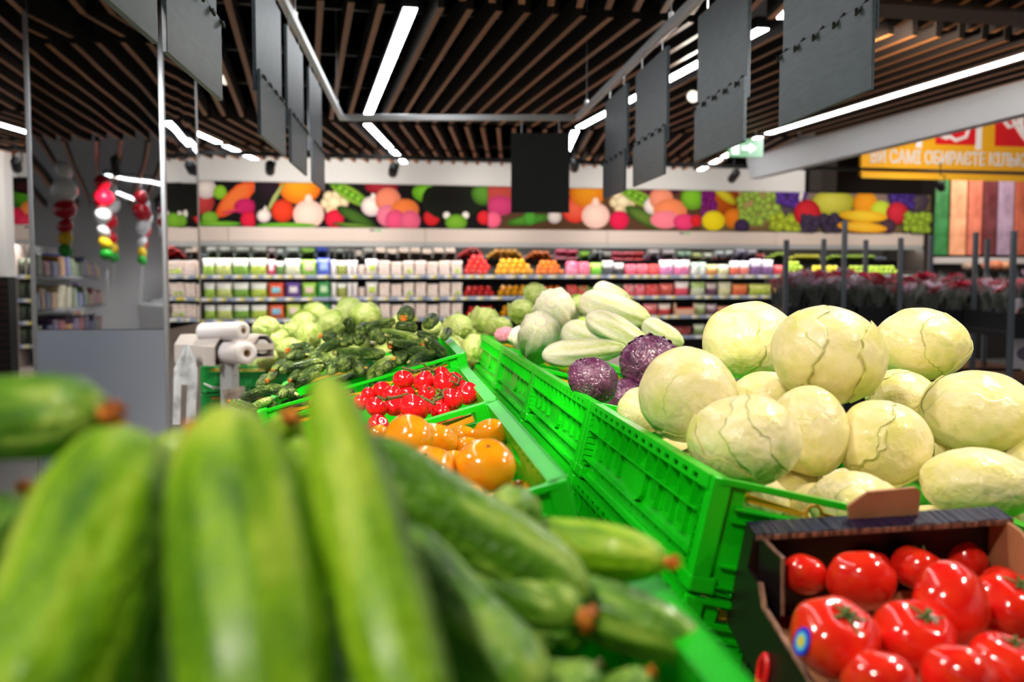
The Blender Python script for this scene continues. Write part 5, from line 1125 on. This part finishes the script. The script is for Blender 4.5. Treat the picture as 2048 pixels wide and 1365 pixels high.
BT = [(655, 600, 150, .965, .7, 1.0, 'red tomato in the rear left corner of the navy box', 1), (1015, 640, 215, .93, .8, 1.3, 'big lobed red tomato in the back row, second from the left', 1), (1370, 560, 165, .985, .5, .5, 'red tomato in the back row with a green calyx, third from the left', 1), (1670, 520, 145, 1.02, 1.3, .6, 'small smooth red tomato at the right of the back row', 0), (855, 1000, 282, .80, .5, -1.1, 'large red tomato with a blue and yellow sticker', 1), (1355, 1000, 262, .83, .45, -1.0, 'large red tomato right of the stickered one, stem up', 1), (1585, 790, 270, .88, 1.8, 2.4, 'smooth red tomato lying on its side in the middle of the box', 0), (1950, 790, 240, .93, .45, -1.0, 'red tomato with a dark star calyx at the right side of the box', 1), (1135, 1300, 240, .74, .9, 1.2, 'red tomato at the bottom of the frame, left of middle', 0), (1640, 1260, 240, .755, .8, 1.0, 'red tomato at the bottom of the frame, middle', 0), (1930, 1180, 240, .80, .3, -.5, 'red tomato at the bottom right with a green calyx', 1), (1090, 560, 120, 1.0, .7, 1.5, 'red tomato behind the big lobed one', 0), (1900, 640, 110, .97, .7, 1, 'red tomato at the right rear, beside the brown gusset', 0)]
for k, (zx, zy, r, y, ti, az, lab, c) in enumerate(BT):
    o = tom(TB[k % 3], CALB if c else None, Z5(zx, zy, y), px(r / 3.16, y) * 1.02, ti, az, lab, 'big red tomatoes in the navy box', 'tomato')
    if k == 4:
        from mathutils.bvhtree import BVHTree
        Mi = o.matrix_basis.copy(); tree = BVHTree.FromPolygons([Mi @ v.co for v in o.data.vertices], [tuple(f.vertices) for f in o.data.polygons])
        pp, n_, _, _ = tree.ray_cast(EYE, (at(1606, 1284, 1) - EYE).normalized())
        if n_.dot(EYE - pp) < 0: n_ = -n_
        n_ = (n_ + (EYE - pp).normalized() * .3).normalized(); x_ = n_.cross(UP).normalized(); D = axes(pp, x_, n_.cross(x_) * -1, n_); L_m = Mi.inverted() @ D
        st = MB()
        for j, (rr, hh) in enumerate(((.0095, .002), (.0066, .0026), (.004, .0032))):
            st.lathe([(.0001, hh), (rr, hh - .0004 * 0), (rr, hh - .004)], 20, j, M=Matrix.Diagonal((.8, 1.2, 1, 1)))
        s_ = st.obj('sticker', [mat('sticker_blue', lin((20, 50, 220)), .3), mat('sticker_sky', lin((90, 190, 235)), .3), mat('sticker_yellow', lin((220, 200, 60)), .3)], o); s_.matrix_local = L_m

# --- cucumbers and zucchini
def gourd(name, m, bend, seed, n=22, seg=26, ridges=9, ra=.035, nose=.6):
    """Unit length along X, radius 1 at its thickest (scaled on placing); bends towards +Z."""
    vs = []; q = random.Random(seed)
    for j in range(seg + 1):
        x = -.5 + j / seg; t = 2 * x; pr = max(0, 1 - abs(t) ** (3.4 if t > 0 else 4.5)) ** .5 * (1 - .1 * t * nose - .06 * math.cos(6 * x + seed))
        for k in range(n):
            a = 2 * math.pi * k / n; r = max(pr, .02) * (1 + ra * math.cos(ridges * a) + .04 * noise.noise(V((x * 3, math.cos(a), math.sin(a) + seed))))
            vs.append((x, r * math.cos(a), r * math.sin(a)))
    fs = [(j*n+k, j*n+(k+1) % n, (j+1)*n+(k+1) % n, (j+1)*n+k) for j in range(seg) for k in range(n)]
    fs = [f[::-1] for f in fs] + [tuple(range(n)), tuple(range(seg*n, seg*n+n))[::-1]]
    return vs, fs
def bent(vs, L, r, b):
    out = []
    for x, y, z in vs:
        out.append((x * L, y * r, z * r + b * L * (.25 - x * x) * 1.0 - b * L * .12))
    return out
M_cuc = gourd_mat('cucumber_skin', lin((30, 54, 14)), lin((64, 98, 26)), lin((160, 184, 84)), rough=.36, streak=.55, bump=.9, coat=.15)
M_cucl = gourd_mat('light_cucumber_skin', lin((74, 110, 30)), lin((128, 160, 56)), lin((200, 214, 124)), rough=.34, streak=.6, bump=.7, coat=.15)
M_blos = mat('dry_blossom', lin((240, 150, 40)), .6, c2=lin((196, 110, 40)), scale=300)
M_pale = mat('pale_stem', lin((206, 192, 130)), .6, c2=lin((150, 160, 80)), scale=60)
GV = {}
def put_gourd(name, p0, p1, r, m, label, group, b=.06, seed=0, roll=0.0, blossom=True, stem_=True, cat=None, hi=False, br=.55):
    """From the stem end p0 to the blossom end p1."""
    L = (p1 - p0).length; key = (name, round(L * 50), round(r * 500), m.name, seed % 4, hi)
    if key not in GV:
        vs, fs = gourd(name, m, b, seed % 4, 40 if hi else 20, 44 if hi else 22, 10, .03 if hi else .02)
        LL, RR = round(L * 50) / 50, round(r * 500) / 500
        # texture coordinates follow a unit-length fruit: store unit mesh, scale the object
        s = LL; me = MB().add([(x / s, y / s, z / s) for x, y, z in bent(vs, LL, RR, b)], fs).mesh(name, m, True); GV[key] = (me, s, RR)
    me, s, RR = GV[key]
    o = link(name, me, None, along(p0, p1, roll) @ Matrix.Diagonal((s, s, s, 1))); tag(o, label, cat or name, group)
    kb = ('blossom', round(RR * 500), round(s * 50)); zb_ = -b * .12
    if kb not in GV:
        q = RR / s
        B = MB()
        for j in range(5):
            a = j * 1.257; B.add([(.485, .0, zb_), (.5 + .2 * q, br * q * math.cos(a), zb_ + br * q * math.sin(a)), (.5 + .55 * q, br * .55 * q * math.cos(a + .5), zb_ + br * .55 * q * math.sin(a + .5)), (.5 + .2 * q, br * q * math.cos(a + .9), zb_ + br * q * math.sin(a + .9))], [(0, 1, 2, 3), (3, 2, 1, 0)])
        B.tube([(.48, 0, zb_), (.5 + .35 * q, 0, zb_)], [br * .6 * q, br * .5 * q], 8)
        S = MB().tube([(-.48, 0, zb_), (-.5 - .25 * q, 0, zb_ + .05 * q), (-.5 - .6 * q, 0, zb_ + .15 * q)], [.35 * q, .24 * q, .26 * q], 8)
        GV[kb] = (B.mesh('dry_blossom', M_blos), S.mesh('stem', M_pale, True))
    if blossom: link('dry_blossom', GV[kb][0], o)
    if stem_: link('stem', GV[kb][1], o)
    return o
def cz(zx, zy): return zz(330, 560, zx, zy, 3.413)
def cdep(v): return 2.12 + (840 - v) / 200 * .5
CU = [((810, 622), (1122, 548), 44), ((1165, 500), (1512, 508), 46), ((1078, 590), (1330, 540), 38), ((968, 508), (1152, 545), 32), ((1192, 415), (1028, 500), 40), ((868, 552), (1022, 472), 34), ((1225, 400), (1268, 262), 42), ((1128, 425), (1215, 310), 40), ((1360, 345), (1562, 282), 42), ((1560, 318), (1738, 330), 40), ((1475, 352), (1735, 402), 34), ((1522, 385), (1742, 458), 36), ((1700, 375), (1880, 420), 36), ((1560, 495), (1815, 485), 38), ((1660, 562), (1852, 492), 36), ((1372, 695), (1548, 530), 46), ((530, 815), (702, 742), 34), ((890, 780), (702, 738), 40), ((610, 880), (452, 835), 32), ((528, 925), (742, 805), 38), ((1790, 420), (1915, 520), 44), ((830, 745), (1060, 625), 36), ((880, 690), (1075, 590), 34), ((990, 480), (925, 440), 34), ((1180, 395), (1065, 385), 40), ((930, 470), (850, 482), 42), ((1545, 430), (1850, 470), 34), ((600, 900), (760, 845), 34)]
def cband(v): return 'front' if v > 640 else ('middle' if v > 450 else 'back')
CUC_ = [((a + c) / 2, (b + d) / 2) for (a, b), (c, d), r in CU]
def crank(k, L): return sorted([i for i in range(len(L)) if cband(L[i][1]) == cband(L[k][1])], key=lambda i: L[i][0]).index(k)
for k, ((a, b), (c, d), r) in enumerate(CU):
    u0, v0 = cz(a, b); u1, v1 = cz(c, d); dd = (cdep(v0) + cdep(v1)) / 2 - (.0 if k % 2 else .02); sk = .03 * math.sin(k * 2.1)
    y0, y1 = dd + sk, dd - sk; light = k in (7, 3, 10, 15, 19)
    put_gourd('cucumber', at(u0, v0, y0), at(u1, v1, y1), px(r / 3.413, dd), M_cucl if light else M_cuc, '%s cucumber lying sideways, %s from the left in the %s of the heap' % ('light-skinned' if light else 'dark', ORD[crank(k, CUC_)], cband(CUC_[k][1])), 'cucumbers seen from the side', .05 * math.sin(k * 1.7), k, rnd.uniform(0, 6), blossom=k in (18, 24, 25, 23, 26), cat='cucumber')
# ends that point at the camera
CE = [(1408, 395, 44, .3), (1598, 565, 42, .1), (1335, 640, 40, -.6), (1225, 605, 50, -.5), (735, 625, 36, .2), (792, 635, 34, .1), (640, 735, 34, -.2), (702, 690, 34, .0), (1630, 265, 55, 0), (1785, 312, 48, .3), (1318, 372, 46, .1), (1190, 408, 32, 0), (1213, 448, 32, 0), (1255, 432, 32, 0), (1312, 430, 36, 0), (1540, 455, 44, .3), (1762, 446, 36, -.3), (1900, 400, 34, .2), (838, 540, 32, .3), (1466, 425, 36, -.2), (852, 690, 30, .1), (1690, 600, 38, .2), (1460, 650, 40, -.3), (1000, 560, 40, .3), (1120, 640, 42, 0), (780, 800, 34, .2)]
CEC_ = [(c[0], c[1]) for c in CE]
for k, (zx, zy, r, sl) in enumerate(CE):
    u, v = cz(zx, zy); y = cdep(v) - .03; p = at(u, v, y); q = p + V((sl * .05, .095, .018)); q = p + V((.04 * sl, .1, .015))
    put_gourd('cucumber', q, p, px(r / 3.413, y), M_cuc, 'dark cucumber seen end-on, %s from the left in the %s of the heap' % (ORD[crank(k, CEC_)], cband(CEC_[k][1])), 'cucumbers seen end-on', .03, k + 3, rnd.uniform(0, 6), blossom=k in (8, 4, 15, 16, 7, 20), cat='cucumber', stem_=False)
# cucumbers beneath the surface
LM = CR['L2']; q = random.Random(5)
for k in range(34):
    x, yv = q.uniform(.06, CW - .05), q.uniform(.06, CL - .06); z = -.085 + .03 * (k % 3) + .055 * (1 - abs(yv / CL - .45) * 1.6) * (k % 2)
    p = LM @ V((x, yv, z)); a = q.uniform(0, 3.1); d = LM.to_3x3() @ V((math.cos(a), math.sin(a), 0)) * .05
    put_gourd('cucumber', p - d, p + d, .0125, M_cuc, 'dark cucumber buried under the others in the left row', 'buried cucumbers', .03, k, 0, False, False, cat='cucumber')

# zucchini right in front of the lens
M_zuc = gourd_mat('zucchini_skin', lin((70, 122, 6)), lin((126, 176, 12)), lin((188, 212, 70)), rough=.5, streak=.6, bump=.25, coat=.06, spec=.3)
M_zucd = gourd_mat('dark_zucchini_skin', lin((46, 92, 14)), lin((92, 146, 30)), lin((172, 202, 84)), rough=.4, streak=.6, bump=.25, coat=.12, spec=.35)
ZU = [((-190, 850, .50), (225, 826, .46), 92, M_zucd, 'thick zucchini lying across the top left corner of the heap', 1, 0),
      ((10, 1560, .29), (262, 880, .43), 150, M_zuc, 'big blurred zucchini leaning up at the left', 0, 0), ((530, 1600, .29), (455, 838, .40), 150, M_zuc, 'broad blurred zucchini standing upright in the middle of the heap', 0, 0), ((860, 1560, .30), (650, 770, .42), 92, M_zuc, 'tall zucchini whose tip overlaps the cucumber crate', 0, 0),
      ((690, 905, .56), (1175, 1195, .54), 82, M_zucd, 'mottled zucchini in front of the orange tomatoes', 0, 1), ((1010, 1100, .72), (1030, 1010, .60), 62, M_zucd, 'rounded zucchini end rising above the mottled one', 0, 0),
      ((985, 1075, .66), (1345, 1125, .60), 56, M_zuc, 'striped zucchini with an orange tip nearest the green crate wall', 1, 1), ((1080, 1180, .58), (1415, 1300, .54), 66, M_zucd, 'dark zucchini with a pale tip at the crate rim', 0, 1),
      ((760, 1080, .50), (1090, 1420, .42), 92, M_zucd, 'dark zucchini in the shade right of the tall one', 0, 0), ((900, 1120, .56), (1180, 1240, .52), 56, M_zucd, 'zucchini with an orange blossom under the mottled one', 1, 0), ((1150, 1420, .46), (1120, 1330, .46), 66, M_zucd, 'zucchini end at the bottom edge of the frame', 0, 0),
      ((-140, 1200, .45), (60, 985, .50), 66, M_zucd, 'dark zucchini below the thick one at the left edge', 1, 0), ((200, 1080, .50), (395, 870, .48), 64, M_zucd, 'zucchini tip between the two big blurred ones', 1, 1), ((540, 960, .62), (580, 835, .56), 42, M_zuc, 'yellow-green zucchini tip with an orange end behind the tall one', 1, 0), ((-60, 1500, .36), (40, 1180, .42), 110, M_zucd, 'zucchini in shade at the lower left corner', 0, 0), ((1180, 1450, .50), (1300, 1345, .52), 50, M_zucd, 'zucchini low beside the crate rim at the bottom', 1, 0),
      ((600, 1330, .50), (592, 880, .53), 60, M_zuc, 'pale zucchini filling the gap left of the tall one', 0, 0),
      ((300, 1500, .37), (330, 1150, .42), 60, M_zucd, 'zucchini deep in the gap between the two big ones', 0, 0), ((640, 1500, .40), (720, 1150, .48), 70, M_zucd, 'zucchini deep in the gap beside the tall one', 0, 0)]
for k, (a, b, r, m, lab, bl, st) in enumerate(ZU):
    p0, p1 = at(*a), at(*b); dd = (a[2] + b[2]) / 2
    put_gourd('zucchini', p0, p1, px(r, dd), m, lab, 'zucchini in front of the lens', .04 if k not in (5, 10) else .0, k, k * 1.1, bool(bl), True, cat='zucchini', hi=True, br=.32)

q = random.Random(12)
for k in range(16):                                     # zucchini lower in the crate
    x, yv = q.uniform(.05, CW - .03), CL - q.uniform(.02, .05) - (k % 8) * .055; x = .14 + (k // 8) * .14 + q.uniform(-.03, .03)
    p = CR['L-1'] @ V((x, CL - yv, -.03 + .015 * (k // 8))); d = CR['L-1'].to_3x3() @ V((1, q.uniform(-.3, .3), 0)) * .085
    put_gourd('zucchini', p - d, p + d, .021, M_zucd, 'dark zucchini lying low in the crate under the others', 'zucchini low in the crate', .03, k, 0, False, True, cat='zucchini')
# ------------------------------------------------------------------ far end of the island: crates of young cabbage
def flat_crate(p, rz, label, dz=0.0, tilt=0.0):
    return place_crate(TR(p, rz=rz) @ Matrix.Rotation(tilt, 4, 'X'), label, label)
zc = 1.35 - px(183, 4.42)
pA = at(405, 733, 4.42)
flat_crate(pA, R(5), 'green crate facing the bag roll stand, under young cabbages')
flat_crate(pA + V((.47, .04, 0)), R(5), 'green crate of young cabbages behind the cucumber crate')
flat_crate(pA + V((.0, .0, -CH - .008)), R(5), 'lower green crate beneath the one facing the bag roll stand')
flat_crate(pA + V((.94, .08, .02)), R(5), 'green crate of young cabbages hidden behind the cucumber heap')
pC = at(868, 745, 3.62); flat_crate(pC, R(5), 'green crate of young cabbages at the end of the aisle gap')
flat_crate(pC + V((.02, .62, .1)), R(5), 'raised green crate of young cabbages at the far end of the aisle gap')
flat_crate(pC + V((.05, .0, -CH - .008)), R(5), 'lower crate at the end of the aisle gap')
M_pw = MATS['plinth_wood']
o = MB().box((-.03, -.03, 0), (1.45, .66, pA.z - 2 * CH - .06)).obj('display_plinth', M_pw, M=TR((pA.x, pA.y, 0), rz=R(5))); tag(o, 'pale wooden plinth under the crates of young cabbage', 'plinth')
MB().box((-.02, -.02, pA.z - 2 * CH - .06), (1.43, .64, pA.z - 2 * CH - .02)).obj('black_top', M_black, o)
o = MB().box((-.02, -.01, 0), (.55, .62, pC.z - 2 * CH - .02)).obj('display_plinth', M_pw, M=TR((pC.x, pC.y, 0), rz=R(5))); tag(o, 'pale wooden plinth at the end of the aisle gap', 'plinth')

for k_, M_ in list(CR.items()):
    pass
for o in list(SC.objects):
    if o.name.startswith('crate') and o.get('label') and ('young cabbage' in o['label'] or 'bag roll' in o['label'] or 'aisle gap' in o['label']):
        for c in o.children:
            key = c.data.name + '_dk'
            if key not in PROTO: me = c.data.copy(); me.materials[0] = M_crate_shaded if 'latch' not in c.name else M_strap; PROTO[key] = me
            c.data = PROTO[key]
# ------------------------------------------------------------------ bag roll stand
ys = 4.05
base_ = at(455, 735, ys)
t0 = t = thing('bag_roll_stand', 'grey perforated stand carrying cardboard boxes of bag rolls', 'stand', TR((base_.x, ys, 0)))
zt_ = at(455, 712, ys).z
hole = [(.012, .03 + k * .05, .018, .036 + k * .05) for k in range(16)]
MB().plate(.05, zt_ - .02, hole, .003, (-.03, 0, zt_), (1, 0, 0), (0, 0, -1), (0, -1, 0)).plate(.03, zt_ - .02, hole, .003, (.02, 0, zt_), (.6, .8, 0), (0, 0, -1), (.8, -.6, 0)).obj('post', M_steel, t)
MB().rbox((-.2, -.15, 0), (.2, .15, .02), .005).obj('foot_plate', M_steel, t)
M_grey = mat('grey_card', lin((206, 196, 188)), .6)
def roll_box(c, d, L, r, label, roll_out=.0, rl=.2, closed=False):
    """Open-ended hexagonal card box along d with a bag roll inside."""
    d = d.normalized(); y = UP.cross(d).normalized(); M = axes(c, d, y, d.cross(y))
    b = thing('roll_box', label, 'box', M, 'card boxes for bag rolls'); h = r * 1.28
    P = [(-h, -h), (h, -h), (h, .35 * h), (.45 * h, h * 1.05), (-.45 * h, h * 1.05), (-h, .35 * h)]
    m = MB()
    for i in range(6):
        (a0, b0), (a1, b1) = P[i], P[(i + 1) % 6]; k = .92
        q = [V((x, yy, zz_)) for x in (-L/2, L/2) for yy, zz_ in ((a0, b0), (a1, b1), (a1 * k, b1 * k), (a0 * k, b0 * k))]
        m.add(q, [(0, 1, 5, 4), (3, 7, 6, 2), (4, 5, 6, 7), (0, 3, 2, 1)])
    m.obj('card_sleeve', M_grey, b)
    MB().box((L/2 - .004, -h, -.25 * h), (L/2, h, .25 * h)).obj('end_strip', M_grey, b) if closed else None
    return b, M
def roll(c, d, L, r, label):
    d = d.normalized(); y = UP.cross(d).normalized(); M = axes(c, y, d.cross(y), d)
    o = MB().lathe([(r * .3, -L/2), (r * .96, -L/2), (r, -L/2 + .004), (r, L/2 - .004), (r * .96, L/2), (r * .34, L/2), (r * .3, L/2 - .002), (r * .3, -L/2)], 28).obj('bag_roll', mat('bag_roll_white', lin((246, 240, 240)), .4, bump=.2, bscale=30, stretch=(1, 1, .1)), smooth=False, M=M)
    tag(o, label, 'roll', 'rolls of produce bags'); o.data.polygons.foreach_set('use_smooth', [True] * len(o.data.polygons))
    MB().lathe([(r * .34, -L/2 - .001), (r * .34, L/2 + .001), (r * .24, L/2 + .001), (r * .24, -L/2 - .001), (r * .34, -L/2 - .001)], 20).obj('core', mat('core_card', lin((150, 120, 96)), .7), o, True)
a, b = at(405, 664, ys + .06), at(487, 662, ys - .06); roll((a + b) / 2, b - a, (b - a).length, px(18, ys), 'bag roll lying on top of the grey card box')
a, b = at(420, 702, ys + .12), at(494, 707, ys - .1); roll((a + b) / 2, b - a, (b - a).length, px(22.5, ys), 'bag roll sticking out of the grey card box')
a, b = at(372, 697, ys + .16), at(452, 703, ys + .0); roll_box((a + b) / 2, b - a, (b - a).length, px(22, ys), 'grey card box with a bag roll sticking out of its right end')
a, b = at(478, 690, ys + .22), at(528, 694, ys + .05); roll_box((a + b) / 2, b - a, (b - a).length, px(18, ys), 'grey card box with a strip across its open end, behind the rolls', closed=True); roll((a + b) / 2, b - a, (b - a).length * .9, px(15, ys), 'bag roll inside the rear grey card box')
# hanging clear bag
mb = MB(); n = 12; prof = [(690, 368, 378), (705, 362, 384), (720, 356, 390), (738, 348, 395), (770, 347, 395), (812, 346, 392), (850, 345, 392)]
vs = []
for j, (v, ua, ub) in enumerate(prof):
    for lay in (0, 1):
        for i in range(n + 1):
            u = ua + (ub - ua) * i / n; y = ys - .06 + lay * .03 * math.sin(math.pi * i / n) + .004 * math.sin(i * 1.3 + j * .6) ; vs.append(at(u, v, y))
S_ = 2 * (n + 1); fs = []
for j in range(len(prof) - 1):
    for lay in (0, 1):
        for i in range(n):
            if j >= 4 and 4 <= i < 7 and lay == 0: continue
            if j >= 4 and 4 <= i < 7: continue
            a = j * S_ + lay * (n + 1) + i; fs.append((a, a + 1, a + 1 + S_, a + S_))
o = mb.add(vs, fs).obj('plastic_bag', film_mat('bag_film', .8, (.93, .95, .95), .2, .6, 14), smooth=True); tag(o, 'clear plastic bag with a handle hole hanging from the grey card box', 'bag')
pr = at(470, 790, ys - .1); o = MB().rbox((0, 0, 0), (.09, .002, .075), .0008).obj('price_card', mat('price_card', lin((180, 170, 160)), .5, c2=lin((120, 100, 90)), scale=24), M=TR(at(452, 818, ys - .15), ry=-.2)); tag(o, 'small printed price card leaning by the roll stand', 'card')
MB().tube([V((p.x - base_.x, p.y - ys, p.z)) for p in (at(408, 768, ys + .2), at(425, 776, ys + .18), at(450, 776, ys + .05))], .004, 8).obj('cord', M_white, t0)

# ------------------------------------------------------------------ behind the camera, seen in the mirror
def gondola(x, y, L, label, seed):
    t = thing('store_shelf', label, 'shelf', TR((x, y, 0)), 'shelves seen in the mirror'); q = random.Random(seed)
    MB().box((-.05, -L/2, 0), (.05, L/2, 1.7)).obj('back_panel', M_steel, t)
    for k in range(4):
        z = .2 + k * .38; sh = MB().box((.05, -L/2, z - .03), (.5, L/2, z)).obj('shelf', M_steel, t)
    yv = -L/2 + .06
    cols = [(70, 80, 140), (150, 60, 60), (190, 180, 150), (90, 110, 70), (170, 120, 60), (110, 90, 130)]
    while yv < L/2 - .1:
        for k in range(4):
            c = cols[q.randrange(6)]; hh = q.uniform(.16, .28); o = MB().rbox((.1, 0, 0), (.46, .2, hh), .015).obj('goods_carton', cmat(c), M=TR((x, y + yv, .2015 + k * .38))); tag(o, 'carton on %s' % label, 'carton', 'cartons on ' + label)
        yv += .24
gondola(-4.5, -1.8, 3.6, 'the store shelf behind the camera at the left', 3)
gondola(-6.2, -7.2, 5.0, 'the far store shelf behind the camera', 5)
BLM = []
for c, nm in (((245, 245, 248), 'white'), ((200, 16, 40), 'red'), ((40, 170, 50), 'green'), ((250, 210, 40), 'yellow')): BLM.append(mat('balloon_' + nm, lin(c), .2, coat=.4))
def sphere(me_r):
    bm = bmesh.new(); bmesh.ops.create_uvsphere(bm, u_segments=14, v_segments=9, radius=me_r); return bm
def balloons(x, y, z, flip, n):
    t = thing('balloon_cluster', 'white and red balloon garland over the tills seen in the mirror', 'balloons', TR((x, y, z)), 'balloon garlands over the tills')
    for dz, r, mi in ((.55, .11, 0), (.33, .14, 0), (.12, .11, 1), (-.06, .075, 1), (-.18, .07, 3), (-.3, .07, 2)):
        bm = sphere(r); me = bpy.data.meshes.new('balloon'); bm.to_mesh(me); bm.free(); me.materials.append(BLM[1 - mi if flip and mi < 2 else mi]); me.polygons.foreach_set('use_smooth', [True] * len(me.polygons)); link('balloon', me, t, TR((0, 0, dz)))
    MB().tube([(0, 0, .6), (0, 0, ZS + .1 - z)], .004, 5).obj('string', M_white, t); MB().tube([(0, 0, -.36), (0, 0, -z + .85)], .004, 5).obj('string', M_white, t)
for k in range(8): balloons(-3.72 - .03 * k + (.12 if k % 2 else -.05), -.6 - k * 1.35, 1.92, k % 2, k)
for k in range(4):
    o = MB().rbox((-.5, -.3, 0), (.5, .3, .9), .03).rbox((-.1, -.3, .9), (.1, -.1, 1.25), .02).obj('checkout', M_steel, M=TR((-3.1 - .2 * k, -4.4 - k * 2.2, 0), rz=.2)); tag(o, 'till desk seen in the mirror, %s in its row' % ORD[k], 'till')
for k in range(3):
    o = MB().rbox((-.2, -.2, 0), (.2, .2, 3.2), .01).obj('white_pillar', M_white, M=TR((-2.2 - .7 * k, -4.5 - 2.6 * k, 0))); tag(o, 'white pillar by the tills seen in the mirror, %s along' % ORD[k], 'pillar', kind='thing')
